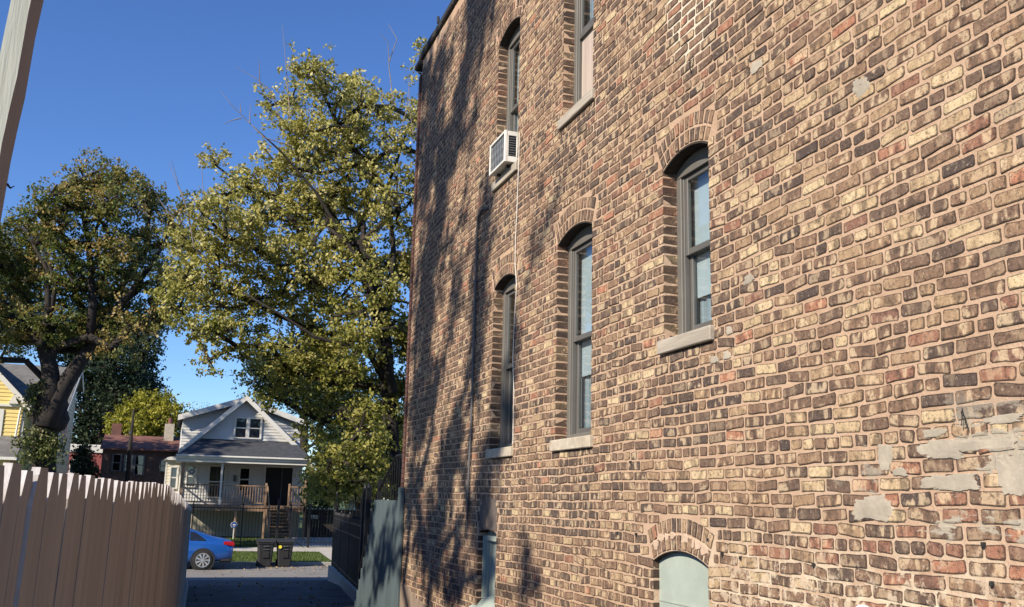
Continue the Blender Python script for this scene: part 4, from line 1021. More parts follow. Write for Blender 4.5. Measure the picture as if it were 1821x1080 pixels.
ifence('iron_fence', 'long black iron fence with gate posts before the grey house lawn', (-1.0, 44.15), (11.2, 44.25), .43, .43, CH-.42, CH-.42, .135, fins=False, nposts=7, rails=(.10, .955), th=.017)
m = thing('iron_gate', 'open black garden gate posts in the fence at the end of the path', 'gate', (5.2, 44.2, .42))
for x in (4.55, 5.9, 7.0):
    B('post', M['black'], m, ((x-.055, 44.05, .4), (x+.055, 44.13, CH-.25+.2*(x < 5))), c=.01)

# ------------------------------------------------------------------ parked blue car
M['car'] = None
mm_, n_, b_s = newmat('blue_car_paint'); b_s.inputs['Base Color'].default_value = (.015, .11, .42, 1); b_s.inputs['Metallic'].default_value = .35; b_s.inputs['Roughness'].default_value = .3
b_s.inputs['Coat Weight'].default_value = .8; b_s.inputs['Coat Roughness'].default_value = .06
n_.links.new(mixc(n_, mr(n_, noise(n_, pos(n_), 2, 4), .3, .7, 0, .35), (.014, .10, .40), (.03, .14, .44)), b_s.inputs['Base Color']); M['car'] = mm_
mk('tyre', (.02, .02, .02), rough=.9, var=.2); mk('rim', (.55, .56, .57), rough=.35, var=.1, metal=.7); mk('car_glass', (.015, .018, .022), rough=.08, var=.1, spec=.8)
mk('tail_red', (.45, .01, .015), rough=.25, var=.2); mk('black_plastic', (.022, .022, .024), rough=.6, var=.25, scale=4)
car = thing('parked_car', 'bright blue sedan parked at the far kerb, only its rear showing past the fence', 'car', (0, 36.9, 0))
RX = 2.32; LEN = 4.8; YC0, YC1 = 36.05, 37.88; YCM = (YC0+YC1)/2
# stations from the rear (u=0) to the front (u=LEN): zbot, zbelt(half width), zroof, roof half width
ST = [(0.00, .42, .78, .88, .60, .72), (.10, .30, .88, 1.00, .70, .86), (.45, .26, .94, 1.07, .62, .89), (.75, .24, .95, 1.11, .60, .91), (1.25, .22, .95, 1.30, .60, .915), (1.75, .20, .94, 1.42, .60, .915),
      (2.35, .20, .93, 1.465, .60, .915), (2.95, .20, .92, 1.42, .58, .915), (3.45, .20, .91, 1.20, .60, .915), (3.85, .22, .90, 1.0, .62, .91), (4.3, .24, .82, .90, .62, .89), (4.65, .28, .70, .78, .60, .82), (4.8, .36, .60, .66, .55, .68)]
m = MB(); NS = 14
for u_, zb_, zbelt, zr, rw, bw in ST:
    xx = RX-u_
    prof_ = [(0, zb_), (bw*.80, zb_), (bw*.96, zb_+.12), (bw, zb_+.30), (bw*.985, zbelt-.12), (bw*.94, zbelt), (rw+.06*(zr-zbelt > .2), zr-.05), (rw*.75, zr-.004), (0, zr)]
    ring = prof_+[(-a, b) for a, b in prof_[-2:0:-1]]
    for a, b in ring: m.v.append((xx, YCM-a, b))
nr = 16
for i in range(len(ST)-1):
    for k in range(nr): m.f.append((i*nr+k, i*nr+(k+1) % nr, (i+1)*nr+(k+1) % nr, (i+1)*nr+k)); m.m.append(0)
m.f += [tuple(range(nr)), tuple((len(ST)-1)*nr+k for k in range(nr))]; m.m += [0, 0]
bo = m.build('body', M['car'], car, True)
ss = bo.modifiers.new('s', 'SUBSURF'); ss.levels = ss.render_levels = 2
# side glass (near side)
def ypos(z, u_):
    us = [s_[0] for s_ in ST]; zb2 = np.interp(u_, us, [s_[2] for s_ in ST]); zr = np.interp(u_, us, [s_[3] for s_ in ST]); rw = np.interp(u_, us, [s_[4] for s_ in ST])+.06; bw = np.interp(u_, us, [s_[5] for s_ in ST])*.94
    t = (z-zb2)/max(.01, zr-.05-zb2); return YCM-(bw+(rw-bw)*min(1, max(0, t)))
for poly in ([(.95, .97), (1.05, 1.06), (1.32, 1.24), (1.50, 1.28), (1.50, .975)], [(1.56, .975), (1.56, 1.29), (2.0, 1.36), (2.35, 1.375), (2.38, .97)], [(2.44, .97), (2.42, 1.375), (2.9, 1.32), (3.35, 1.10), (3.45, .975)]):
    m = MB(); V = [(RX-u_, ypos(z, u_)-.004, z) for u_, z in poly]; V2 = [(a, b+.03, c) for a, b, c in V]; n = len(V)
    m.add(V+V2, [tuple(range(n))]+[(i, (i+1) % n, (i+1) % n+n, i+n) for i in range(n)]); m.build('side_window', M['car_glass'], car)
m = MB(); m.add([(RX-.62, YCM-.55, 1.075), (RX-.62, YCM+.55, 1.075), (RX-1.45, YCM+.5, 1.365), (RX-1.45, YCM-.5, 1.365)], [(0,1,2,3)]); 
m = MB(); m.add([(RX-.03, YCM-.80, .80), (RX-.38, YCM-.865, .86), (RX-.36, YCM-.86, .96), (RX-.05, YCM-.78, .95), (RX-.01, YCM-.5, .80), (RX-.01, YCM-.5, .93)], [(0,1,2,3),(0,3,5,4)])
V = m.v; m.add([(a+.02, b-.035, c) for a, b, c in V[:6]], [(0,1,2,3),(0,3,5,4)]); tl = m.build('tail_light', M['tail_red'], car)
m = MB(); m.bbox((RX-.50, YCM-.80, .24), (RX-.05, YCM+.80, .42), .06); m.build('rear_valance', M['black_plastic'], car)
m = MB(); m.tube([(RX-1.62, YCM-.945, .80), (RX-1.82, YCM-.95, .805)], .014, 6); m.build('door_handle', M['car'], car)
for u_ in (1.03, 3.85):
    for sd in (-1, 1):
        cx_, cy_, cz_ = RX-u_, YCM+sd*.83, .33
        wl = MB(); wl.disc((cx_, cy_, cz_), 'y', .40, .19, 28); wl.build('wheel_arch', M['dark'], car)
        m = MB()
        m.tube([(cx_, cy_-.11*1, cz_), (cx_, cy_-.105, cz_), (cx_, cy_+.105, cz_)], [.29, .325, .325], 28); wo = m.build('wheel', M['tyre'], car, True); ORI[wo] = ORI[car]
        yo = cy_+sd*.118; m = MB(); m.disc((cx_, cy_+sd*.112, cz_), 'y', .235, .01, 26); m.build('rim_back', M['dark'], wo)
        m = MB()
        for k in range(9):
            a = 2*math.pi*k/9; a2 = a+.22
            m.add([(cx_+.05*math.cos(a-.3), yo+sd*.012, cz_+.05*math.sin(a-.3)), (cx_+.05*math.cos(a+.3), yo+sd*.012, cz_+.05*math.sin(a+.3)), (cx_+.225*math.cos(a+.17), yo+sd*.004, cz_+.225*math.sin(a+.17)), (cx_+.225*math.cos(a-.17), yo+sd*.004, cz_+.225*math.sin(a-.17))], [(0,1,2,3)])
        R1 = []
        for k in range(26):
            a = 2*math.pi*k/26; R1 += [(cx_+.215*math.cos(a), yo+sd*.006, cz_+.215*math.sin(a)), (cx_+.242*math.cos(a), yo+sd*.008, cz_+.242*math.sin(a))]
        m.add(R1, [(2*k, 2*k+1, (2*k+3) % 52, (2*k+2) % 52) for k in range(26)]); m.disc((cx_, yo+sd*.012, cz_), 'y', .05, .01, 12)
        m.build('rim', M['rim'], wo)

# ------------------------------------------------------------------ wheelie bins
def cart(x, y, label, sticker=None, s=1.0):
    t = thing('wheeled_bin', label, 'bin', (x, y, 0), 'bins at the far kerb')
    m = MB(); H = .88*s; w0, w1, d0, d1 = .22*s, .29*s, .22*s, .32*s; V = []
    for z, w_, d in ((.04, w0, d0), (.30, w0+.02, d0+.03), (H-.06, w1-.01, d1-.01), (H-.055, w1+.015, d1+.015), (H, w1+.015, d1+.015)):
        V += [(x-w_+.04, y-d, z), (x+w_-.04, y-d, z), (x+w_, y-d+.04, z), (x+w_, y+d-.04, z), (x+w_-.04, y+d, z), (x-w_+.04, y+d, z), (x-w_, y+d-.04, z), (x-w_, y-d+.04, z)]
    m.add(V, [(8*i+k, 8*i+(k+1) % 8, 8*i+8+(k+1) % 8, 8*i+8+k) for i in range(4) for k in range(8)]+[tuple(range(8)), tuple(range(32, 40))]); m.build('body', M['black_plastic'], t)
    m = MB(); 
    m.prism([(-d1-.04, H+.003), (d1+.03, H+.003), (d1+.03, H+.05), (.02, H+.12), (-d1-.02, H+.05), (-d1-.04, H+.02)], 'x', -w1-.03, w1+.03)
    m.v = [(a+x, b+y, c) for a, b, c in m.v]; m.build('lid', M['black_plastic'], t)
    m = MB(); m.tube([(x-w1+.06, y+d1+.08, H-.02), (x+w1-.06, y+d1+.08, H-.02)], .018, 8); m.build('handle', M['black_plastic'], t)
    B('front_recess', M['dark'], t, ((x-.11, y-d0-.075, .34), (x+.11, y-d0-.045, .62)))
    m = MB(); m.tube([(x-.10, y-d1+.0, .62), (x+.10, y-d1+.0, .62)], .013, 6); m.build('lift_bar', M['metal_grey'], t)
    B('label_plate', M['metal_grey'], t, ((x-.09, y-d1-.025, H-.15), (x+.09, y-d1-.012, H-.12)))
    for sd in (-1, 1):
        m = MB(); m.disc((x+sd*(w0+.02), y+d0+.05, .13), 'x', .128, .05, 16); m.build('wheel', M['tyre'], t)
    if sticker: m = MB(); m.disc((x-w1+.09, y-d1-.022, H-.16), 'y', .06, .012, 12); m.build('sticker', sticker, t)
mk('sticker_yellow', (.75, .65, .05), rough=.6, var=.1)
cart(3.52, 37.75, 'black wheeled bin nearer the blue car, standing at the kerb')
cart(4.22, 37.80, 'black wheeled bin with a round yellow sticker near its lid', M['sticker_yellow'], 1.0)

# ------------------------------------------------------------------ trees
M['leaf_maple'] = mat_leaf('maple_leaf', [(0, (.055, .080, .016)), (.35, (.14, .165, .034)), (.6, (.29, .275, .065)), (.8, (.45, .40, .13)), (1, (.64, .57, .30))], .35, .35)
M['leaf_oak'] = mat_leaf('oak_leaf', [(0, (.040, .070, .018)), (.4, (.10, .135, .034)), (.62, (.22, .20, .055)), (.82, (.38, .25, .085)), (1, (.50, .42, .24))], .38, .35)
M['leaf_elm'] = mat_leaf('elm_leaf', [(0, (.010, .022, .012)), (.5, (.025, .045, .022)), (1, (.07, .085, .035))], .2, .5)
M['leaf_yellow'] = mat_leaf('yellow_leaf', [(0, (.08, .10, .012)), (.5, (.26, .25, .03)), (1, (.50, .44, .06))], .35)
M['leaf_grey'] = mat_leaf('grey_leaf', [(0, (.06, .075, .055)), (.5, (.11, .13, .09)), (1, (.18, .19, .13))], .2)
M['leaf_ivy'] = mat_leaf('ivy_leaf', [(0, (.02, .04, .008)), (.5, (.08, .10, .02)), (1, (.30, .28, .12))], .2)

def leaves(centers, per, sig, size, name, mat, parent, flat=.75, ptint=None, seed=1, aspect=.62, sub=1):
    R_ = np.random.default_rng(seed); n = len(centers)*per
    if sub > 1:
        k = per//sub; per = k*sub; n = len(centers)*per
        T = np.repeat(centers, sub, 0)+R_.normal(0, 1, (len(centers)*sub, 3))*np.array([sig, sig, sig*flat]); tt = R_.random(len(T))
        P = np.repeat(T, k, 0)+R_.normal(0, 1, (n, 3))*np.array([sig, sig, sig*.8])*.30
    else:
        P = np.repeat(centers, per, 0)+R_.normal(0, 1, (n, 3))*np.array([sig, sig, sig*flat]); tt = None
    a = R_.normal(0, 1, (n, 3)); a[:, 2] -= .35; a /= np.linalg.norm(a, axis=1)[:, None]
    b = R_.normal(0, 1, (n, 3)); b -= a*(a*b).sum(1)[:, None]; b /= np.linalg.norm(b, axis=1)[:, None]
    c = np.cross(a, b)
    L = size*R_.uniform(.65, 1.25, n)[:, None]; W_ = L*aspect
    V = np.stack([P-a*L*.5, P+b*W_*.5+c*L*.08-a*L*.05, P+a*L*.5, P-b*W_*.5+c*L*.08-a*L*.05], 1).reshape(-1, 3)
    V = V-ORI.get(parent, np.zeros(3))
    me = bpy.data.meshes.new(name); me.vertices.add(4*n); me.vertices.foreach_set('co', V.ravel().astype('f'))
    me.loops.add(4*n); me.loops.foreach_set('vertex_index', np.arange(4*n, dtype='i')); me.polygons.add(n)
    me.polygons.foreach_set('loop_start', np.arange(0, 4*n, 4, dtype='i')); me.polygons.foreach_set('loop_total', np.full(n, 4, 'i')); me.update(calc_edges=True)
    me.materials.append(mat); ca = me.color_attributes.new('tint', 'FLOAT_COLOR', 'POINT')
    pt = ptint if ptint is not None else R_.random(len(centers)); t = np.ones((n, 4), 'f'); t[:, 0] = R_.random(n) if tt is None else R_.random(n)*.5+.5*np.repeat(tt, k); t[:, 1] = np.repeat(pt, per); ca.data.foreach_set('color', np.repeat(t, 4, 0).ravel())
    o = bpy.data.objects.new(name, me); COL.objects.link(o); o.parent = parent; return o

def tree(name, label, trunk, discs, y0, spread, spray_n, per, sig, size, leafmat, bark, shr=1.0, group=None, r_trunk=.3, seed=1, zflat=1.0, tintf=None, twig=.006, cat='tree', leafy=True, flat=.75, world=False, minr=.004, sub=5):
    """trunk: list of 3D points. discs: (px,py,rpx) in the picture placed round depth y0, or (x,y,z,r) if world"""
    R_ = np.random.default_rng(seed); t = thing(name, label, cat, tuple(trunk[0]), group)
    cl = []
    for d in discs:
        if world: cl.append((np.array(d[:3], float), d[3]))
        else:
            dy = R_.uniform(-1, 1)*spread*.6; yy = y0+dy; c = atY(d[0], d[1], yy); r = shr*d[2]*yy/F_PX/math.cos(0.33); cl.append((c, r))
    W_ = np.array([r**2 for _, r in cl]); W_ /= W_.sum(); idx = R_.choice(len(cl), spray_n, p=W_)
    u = R_.normal(0, 1, (spray_n, 3)); u /= np.linalg.norm(u, axis=1)[:, None]; rad = R_.random(spray_n)**(1/2.4)
    cen = np.array([cl[i][0] for i in idx]); rr = np.array([cl[i][1] for i in idx])
    ds = spread if not world else None
    sc = np.stack([rr, (np.minimum(spread, rr*1.6) if not world else rr), rr*zflat], 1)
    SP = cen+u*rad[:, None]*sc
    # skeleton
    nodes = [np.array(p, float) for p in trunk]; par = [-1]+list(range(len(trunk)-1))
    F0_ = nodes[-1]; order = sorted(range(len(cl)), key=lambda i: np.linalg.norm(cl[i][0]-F0_))
    base = max(0, len(trunk)-3)
    def attach(p, steps, jit, lift=0.0, start=0):
        A = np.array(nodes[start:]); dv = p-A; dd = np.linalg.norm(dv, axis=1); dd = dd+np.where(dv[:, 2] < -.3, 1.5*np.abs(dv[:, 2]), 0)
        j = int(np.argmin(dd))+start; q = nodes[j]; L = np.linalg.norm(p-q); k = max(1, int(L/steps)); prev = j
        for s_ in range(1, k+1):
            f_ = s_/k; x = q+(p-q)*f_+(R_.normal(0, jit*L, 3)*(f_ < 1)); x[2] += lift*L*math.sin(math.pi*f_)
            nodes.append(x); par.append(prev); prev = len(nodes)-1
    for i in order: attach(cl[i][0], .9, .05, .06, base)
    nmain = len(nodes)
    for i in np.argsort(np.linalg.norm(SP-F0_, axis=1))[::max(1, spray_n//700)]: attach(SP[i], .7, .06, .0, base)
    N = len(nodes); acc = np.zeros(N); child = [0]*N
    for i in range(N-1, 0, -1):
        if acc[i] == 0: acc[i] = twig**2.2
        acc[par[i]] += acc[i]
    rad_ = acc**(1/2.2); 
    k_ = r_trunk/max(rad_[len(trunk)-1], 1e-6); ex = 1.0
    for i in range(N): rad_[i] = max(minr, rad_[i]*(k_ if i < len(trunk) else 1)) if i < len(trunk) else max(minr, min(rad_[i]*k_**.9, r_trunk*.32))
    for i in range(len(trunk)): rad_[i] = r_trunk*(1.35 if i == 0 else 1.0)
    P = np.array(nodes); m = MB()
    m.tube([nodes[i] for i in range(len(trunk))], [rad_[i] for i in range(len(trunk))], 12)
    for i in range(len(trunk), N):
        a, b = nodes[par[i]], nodes[i]; ra = min(rad_[par[i]], rad_[i]*1.5); rb = rad_[i]
        m.tube([a, b], [ra, rb], 3 if rb < .02 else (5 if rb < .07 else 8), False)
    m.build('trunk', bark, t)
    if leafy:
        pt = R_.random(spray_n)
        if tintf is not None: pt = np.array([tintf(SP[i], pt[i]) for i in range(spray_n)])
        leaves(SP, per, sig, size, 'crown', leafmat, t, flat, np.clip(pt, 0, 1), seed+5, sub=sub)
    return t
MAPLE = [(545,120,28),(575,165,42),(520,175,32),(615,150,30),(640,190,45),(600,225,55),(530,240,48),(690,190,32),(735,215,26),(715,260,48),(650,290,62),(570,310,66),(490,290,34),(475,190,16),(470,345,50),(745,130,22),(755,85,16),(430,330,26),
  (385,295,20),(405,345,36),(360,380,38),(335,430,36),(400,420,52),(330,490,44),(320,545,34),(385,510,56),(450,440,66),(450,540,60),(375,585,40),(372,640,20),(420,615,38),(480,615,42),(530,400,74),(620,390,78),(710,370,64),(540,500,80),(640,490,84),(715,480,56),(560,590,66),(640,600,74),(715,600,50),
  (510,655,46),(580,680,60),(660,690,66),(720,700,44),(480,700,26),(570,750,46),(640,770,54),(705,780,44),(590,820,44),(575,860,30),(650,830,44),(700,850,34),(800,300,80),(800,450,90),(790,600,80),(800,150,50)]
def mt(p, r):  # paler with height: sunlight on the upper crown put into the tint
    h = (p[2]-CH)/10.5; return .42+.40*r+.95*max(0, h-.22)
tr = [np.array([5.3, 22.3, .3]), atY(712, 880, 22.2), atY(698, 800, 22.0), atY(690, 690, 22.0), atY(680, 560, 21.8), atY(645, 430, 21.6)]
mp = tree('maple_tree', 'big maple turning yellow green, its sunlit top tinted paler, beside the brick corner', tr, MAPLE, 22.0, 2.4, 900, 112, .19, .092, M['leaf_maple'], M['bark'], shr=.92, r_trunk=.17, seed=3, tintf=mt, twig=.008, sub=8)
# explicit main limbs seen through the leaves and bare top twigs
m = MB()
def limb(pts, r0, r1, y, mb):
    P = [atY(px, py, y+(.9 if y < 23 and r0 > .03 else 0)+random.uniform(-.1, .1)) for px, py in pts]; n = len(P); mb.tube(P, [r0+(r1-r0)*i/(n-1) for i in range(n)], 10)
limb([(705,850),(690,815),(665,780),(635,755),(600,735)], .17, .05, 21.0, m); limb([(700,700),(672,590),(655,520),(640,470),(612,430),(580,400)], .11, .03, 20.4, m)
limb([(672,560),(650,480),(600,405),(560,340),(500,270),(450,225)], .06, .012, 20.2, m); limb([(690,640),(640,620),(560,600),(500,560),(430,520)], .06, .015, 20.2, m); limb([(690,560),(700,450),(690,330),(725,230),(745,190)], .08, .015, 21.0, m)
m.build('limb', M['bark'], mp, True)
for pts in ([(516,210),(512,160),(508,110),(502,45)], [(500,215),(480,160),(455,140),(418,118)], [(462,150),(461,105)], [(520,260),(470,245),(440,215),(410,185),(391,160)], [(430,210),(410,215),(398,222)], [(444,220),(445,185)], [(428,200),(427,182)],
            [(700,190),(692,120),(690,75),(676,60)], [(692,110),(706,70),(690,42)], [(345,440),(335,380),(320,340),(300,290)], [(330,400),(300,380),(280,350),(276,340)], [(372,400),(362,350),(357,270)], [(705,260),(722,200),(728,150)], [(735,240),(728,190),(727,140)], [(340,390),(318,330),(305,285)]):
    m = MB(); limb(pts, .013, .003, 20.6, m); m.build('bare_branch', M['twig'], mp)

OAK = [(185,300,24),(150,325,34),(215,325,30),(100,345,28),(70,380,30),(250,340,22),(130,370,44),(200,370,50),(270,365,28),(20,400,26),(320,370,24),(300,400,30),(60,430,40),(120,430,50),(190,440,56),(260,440,46),(330,430,28),(0,470,40),(50,500,52),(130,510,60),(210,520,62),(285,510,46),
       (325,500,30),(20,570,46),(90,580,50),(160,585,48),(230,580,42),(290,565,30),(40,610,30),(200,620,24),(-60,430,60),(-70,540,66),(-50,620,40)]
def ot(p, r):  # pale highlights of the upper crown put into the leaf tint
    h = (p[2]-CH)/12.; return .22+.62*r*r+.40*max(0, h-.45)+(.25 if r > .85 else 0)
tr = [np.array([-4.2, 40, .4]), atY(78, 820, 40), atY(82, 770, 40), atY(80, 720, 40)]
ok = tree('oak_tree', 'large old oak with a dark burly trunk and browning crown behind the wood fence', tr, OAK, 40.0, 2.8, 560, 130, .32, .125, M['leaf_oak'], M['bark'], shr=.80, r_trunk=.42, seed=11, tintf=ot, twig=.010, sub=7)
m = MB()
limb([(82,740),(92,690),(88,650),(75,610),(50,585),(20,560)], .42, .12, 39.6, m); limb([(84,760),(98,715),(118,680),(142,645),(170,600),(210,545),(265,500)], .44, .08, 39.5, m); limb([(160,610),(165,540),(158,430),(140,350)], .20, .06, 39.2, m)
limb([(75,620),(85,560),(85,480),(50,420)], .16, .05, 39.3, m); limb([(210,550),(270,470),(305,410)], .12, .05, 39.2, m); limb([(150,440),(175,400),(200,340)], .09, .03, 39.0, m); limb([(84,600),(100,500),(70,430),(30,400)], .10, .03, 39.3, m)
m.build('limb', M['bark'], ok, True)
m = MB()
for px, py, r in ((84,735,.62),(96,745,.55),(80,765,.52),(98,720,.48),(70,700,.42),(100,700,.42)):
    c = atY(px, py, 39.9); pts = [c+np.array([0, 0, -r]), c+np.array([0, 0, -r*.7]), c, c+np.array([0, 0, r*.7]), c+np.array([0, 0, r])]; m.tube(pts, [r*.2, r*.75, r, r*.75, r*.2], 12)
m.build('burl', M['bark'], ok, True)
iv = np.array([atY(px+random.uniform(-12, 12), py+random.uniform(-10, 10), 39.3) for px, py in ((52,715),(48,730),(50,795),(60,810),(45,815),(88,790),(98,780),(92,800),(70,800),(40,790),(56,770),(66,690),(95,815)) for _ in range(5)])
leaves(iv, 26, .16, .12, 'ivy', M['leaf_ivy'], ok, seed=5)
tree('evergreen_tree', 'small dark evergreen before the red building', [np.array([-5.0, 60, .4]), atY(150, 850, 60), atY(150, 820, 60)], [(150,800,9),(150,815,15),(148,832,18),(152,848,20)], 60, .8, 160, 30, .18, .14, M['leaf_elm'], M['bark'], r_trunk=.1, seed=12)
tree('elm_tree', 'dark bluish elm rising behind the yellow house and the oak', [np.array([-5.8, 86, .4]), atY(180, 800, 86), atY(185, 740, 86)], [(150,600,44),(200,590,44),(245,600,34),(150,660,46),(200,660,54),(250,650,26),(160,720,46),(210,705,40),(170,770,38),(140,770,28),(265,620,20),(262,680,24)], 86, 4, 1100, 34, .45, .27, M['leaf_elm'], M['bark'], r_trunk=.35, seed=13, twig=.02)
tree('elm_tree', 'thin bluish elm crown standing above the yellow green tree', [np.array([-2.1, 90, .4]), atY(252, 800, 90), atY(255, 760, 90)], [(255,690,22),(240,715,20),(268,705,20),(262,735,26),(225,735,22),(250,660,14)], 90, 3, 280, 26, .45, .22, M['leaf_elm'], M['bark'], r_trunk=.2, seed=14, twig=.02)
tree('yellow_tree', 'bright yellow green tree behind the dark brick house and chimney', [np.array([-2.1, 78, .4]), atY(255, 860, 78), atY(260, 800, 78)], [(225,745,22),(250,728,26),(285,722,26),(305,735,20),(215,770,20),(245,770,28),(280,765,30),(310,765,18),(200,755,12)], 78, 3, 420, 34, .32, .22, M['leaf_yellow'], M['bark'], r_trunk=.22, seed=15)
tree('grey_tree', 'pale grey green tree behind the oak at the left edge', [np.array([-12.4, 84, .4]), atY(0, 700, 84), atY(0, 640, 84)], [(5,440,34),(35,480,36),(0,520,44),(50,540,34),(-40,480,50),(20,590,36)], 84, 3, 420, 40, .5, .24, M['leaf_grey'], M['bark'], r_trunk=.3, seed=16)
tree('bare_tree', 'thin leafless grey tree behind the left dormer of the grey house', [np.array([1.3, 80, .4]), atY(345, 800, 80), atY(345, 770, 80)], [(345,745,18),(330,760,14),(360,740,16)], 80, 1.5, 70, 10, .5, .14, M['leaf_grey'], M['twig'], r_trunk=.12, seed=17, twig=.012)
tree('elm_tree', 'dark elm crown showing behind the roof of the grey house', [np.array([7.0, 76, .4]), atY(540, 800, 76), atY(540, 740, 76)], [(455,665,24),(490,680,34),(530,690,40),(580,705,40),(620,690,44),(470,640,22),(520,640,34),(575,640,40),(640,740,40),(600,770,40)], 76, 4, 900, 32, .45, .24, M['leaf_elm'], M['bark'], r_trunk=.35, seed=18, twig=.02)
tree('yellow_tree', 'dense yellow green tree to the right of the grey house, under the maple', [np.array([9.8, 46.5, .4]), atY(640, 900, 46.5), atY(640, 850, 46.5)], [(575,850,26),(600,820,36),(640,800,44),(680,800,40),(620,860,34),(665,850,40),(705,850,34),(700,760,34),(590,875,16),(560,875,12)], 46.5, 2.4, 620, 36, .30, .17, M['leaf_maple'], M['bark'], r_trunk=.25, seed=19)
# trees beyond the left fence; only their dappled shade falls into the picture
def cast(y, z, xc):                       # point at x=xc whose shadow falls on the wall at (y, z)
    t = WX-xc; return (xc, y-.42/.68*t, z+CH+.50/.68*t)
BANDS = [((10.19,5.69),(10.74,5.37),(11.17,4.8),(11.62,4.2),(12.1,3.58),(12.28,2.85),(12.47,2.12),(12.5,1.38),(12.6,.6)), ((10.7,5.9),(11.2,5.6)), ((9.87,3.43),(10.0,2.8),(10.07,2.26),(10.16,1.03)), ((11.0,.7),(11.21,.2),(11.45,-.3),(11.7,-.85),(11.9,-1.3)), ((12.9,.2),(12.9,-.8)), ((9.6,.6),(9.75,-.2),(9.6,-1.0)), ((8.28,-.5),(8.35,-.9)), ((8.15,2.6),(8.2,2.2)), ((7.35,3.0),(7.4,2.8)), ((8.9,1.6),(9.1,1.0),(9.3,.3))]
BR = [.44, .40, .20, .32, .30, .20, .13, .12, .10, .15]
WD = []
for bnd, r_ in zip(BANDS, BR):
    for i in range(len(bnd)-1):
        n_ = max(1, int(math.hypot(bnd[i+1][0]-bnd[i][0], bnd[i+1][1]-bnd[i][1])/(r_*.8)))
        for k in range(n_):
            f_ = k/n_; WD.append((*cast(bnd[i][0]+(bnd[i+1][0]-bnd[i][0])*f_, bnd[i][1]+(bnd[i+1][1]-bnd[i][1])*f_, -8+random.uniform(-.5, .5)), r_*random.uniform(.7, 1.15)))
for y, z, r_ in ((12.42,5.7,.45),(12.7,5.0,.42),(12.64,4.3,.35),(12.9,3.4,.25),(11.9,5.9,.35),(13.0,2.2,.22),(12.9,1.3,.2),(11.7,2.6,.16),(11.4,1.7,.2),(10.9,3.3,.13),(14.0,-.6,.35),(14.6,-1.0,.35),(15.4,-.6,.4),(13.6,-.9,.2),(10.5,-.9,.18),(10.8,.9,.12),(13.1,6.2,.4),(12.2,4.9,.3),(12.9,6.0,.3),(13.0,4.4,.3),(12.7,3.0,.3),(12.6,.2,.25),(11.9,1.3,.2),(12.3,-.3,.3),(11.0,2.3,.14),(11.3,3.2,.2),(10.4,.2,.15),(12.9,2.6,.3)): WD.append((*cast(y, z, -8), r_))
for _ in range(46): WD.append((*cast(random.uniform(10.2, 13.3), random.uniform(-1.2, 6.2), -8+random.uniform(-1, 1)), random.uniform(.12, .22)))
tree('shade_tree', 'tall tree left of the frame whose shade dapples the far brick wall', [np.array([-8.0, 4.4, .7]), np.array([-8.0, 4.4, 5.0]), np.array([-8.0, 4.6, 7.5])], WD, 0, 0, 600, 46, .15, .12, M['leaf_maple'], M['bark'], r_trunk=.22, seed=21, world=True, twig=.006)
tree('shade_tree', 'wide tree left of the frame whose shade covers the alley paving', [np.array([-9.5, 14.5, .6]), np.array([-9.5, 14.5, 4.0]), np.array([-9.6, 14.4, 6.0])],
     [(-9.5,12,8.0,2.2),(-9.5,16,8.0,2.2),(-10.5,14,11,2.2),(-9,18.5,9.5,2.1),(-10,10,9,2.0),(-8.2,13,10,1.8),(-8.0,10.0,6.5,1.6),(-10,21,8,2.2),(-9,15,6.2,1.8)], 0, 0, 900, 40, .30, .18, M['leaf_oak'], M['bark'], r_trunk=.35, seed=22, world=True, twig=.014)
tree('shade_tree', 'tree far left of the frame whose shade falls on the dark brick house', [np.array([-13.5, 59, .5]), np.array([-13.5, 59, 4]), np.array([-13.5, 59, 6])],
     [(-13.5,59,9,2.6),(-14,57,11,2.3),(-13,61,11,2.4),(-15,60,8,2.2),(-13,59,13,2),(-16,56,10,2.2)], 0, 0, 500, 34, .45, .28, M['leaf_oak'], M['bark'], r_trunk=.35, seed=23, world=True, twig=.02)
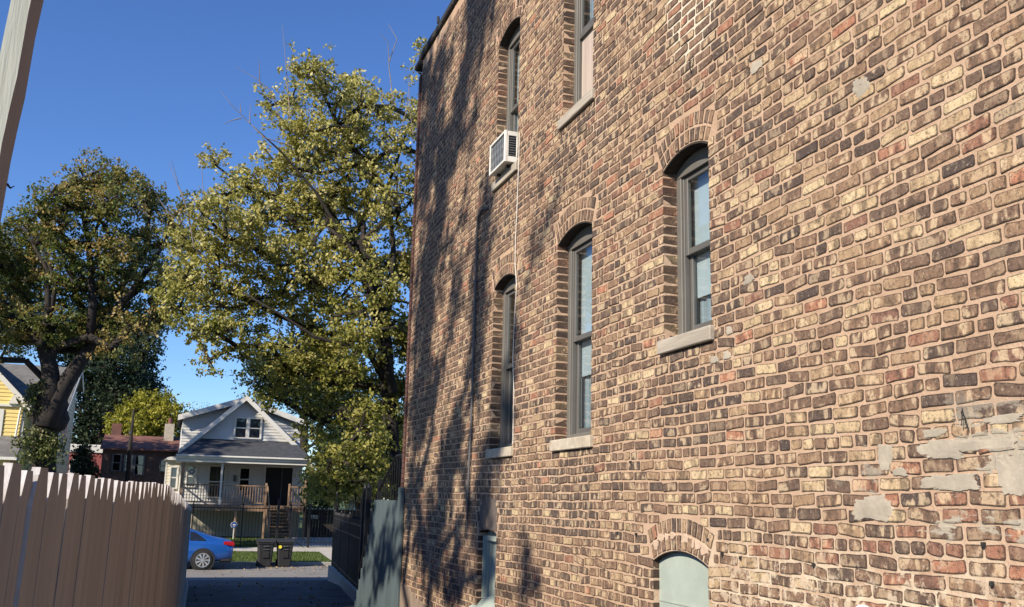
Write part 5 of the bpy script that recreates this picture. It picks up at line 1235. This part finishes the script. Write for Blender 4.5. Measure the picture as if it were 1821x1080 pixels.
tree('shade_tree', 'tree left of the frame by the far kerb whose shade dapples the grey gabled house', [np.array([-11.0, 43.5, .5]), np.array([-11.0, 43.5, 4]), np.array([-11.0, 43.5, 7])],
     [(-10.5,43,11.5,1.7),(-11,44.5,14,1.7),(-10.2,45,17,1.5),(-12,42,13,1.6),(-9.8,44,9.2,1.4),(-12,45,16,1.4)], 0, 0, 200, 50, .30, .2, M['leaf_oak'], M['bark'], r_trunk=.35, seed=24, world=True, twig=.02)
# neighbour building beyond the left fence (seen only mirrored in the panes, shades the alley)
nb = thing('neighbour_house', 'neighbouring house left of the frame shading the alley mouth', 'house', (-9, 26, .3))
B('wall', M['vinyl_grey'], nb, ((-14, 13.5, .2), (-6.4, 24.6, 9.6)))
m = MB(); m.bbox((-14.1, 13.4, 9.61), (-6.3, 24.7, 9.75), .02); m.build('roof', M['shingle'], nb)
# distant tree line closing the horizon
ctr = []
for i in range(420):
    x = random.uniform(-60, 60); y = random.uniform(118, 128); ctr.append((x, y, random.uniform(1, 7.0+2.5*math.sin(x*.3))))
td = bpy.data.objects.new('x', None); ORI[None] = np.zeros(3)
o = leaves(np.array(ctr), 40, 1.1, .7, 'distant_treeline', M['leaf_elm'], None, seed=33); kind(o, 'stuff'); tag(o, 'low dark belt of distant trees behind the far houses', 'treeline')
bpy.data.objects.remove(td)
# fallen leaves on street and alley
lf = np.array([(random.uniform(-1, 8), random.choice([random.uniform(29, 38), random.uniform(37.3, 38.2), random.uniform(36, 38.2)]), .012) for _ in range(420)]+[(lambda yy: (random.uniform(fence_x(yy)+.1, min(4.5, fence_x(yy)+3.8)), yy, gz(0, yy)+.012))(random.uniform(12, 28.5)) for _ in range(160)])
M['leaf_dry'] = mat_leaf('dry_leaf', [(0, (.10, .06, .03)), (.5, (.25, .16, .07)), (1, (.45, .36, .22))], .1)
o = leaves(lf, 1, .001, .09, 'fallen_leaves', M['leaf_dry'], None, seed=34); kind(o, 'stuff'); tag(o, 'dry fallen leaves scattered over the street and the alley', 'leaves')
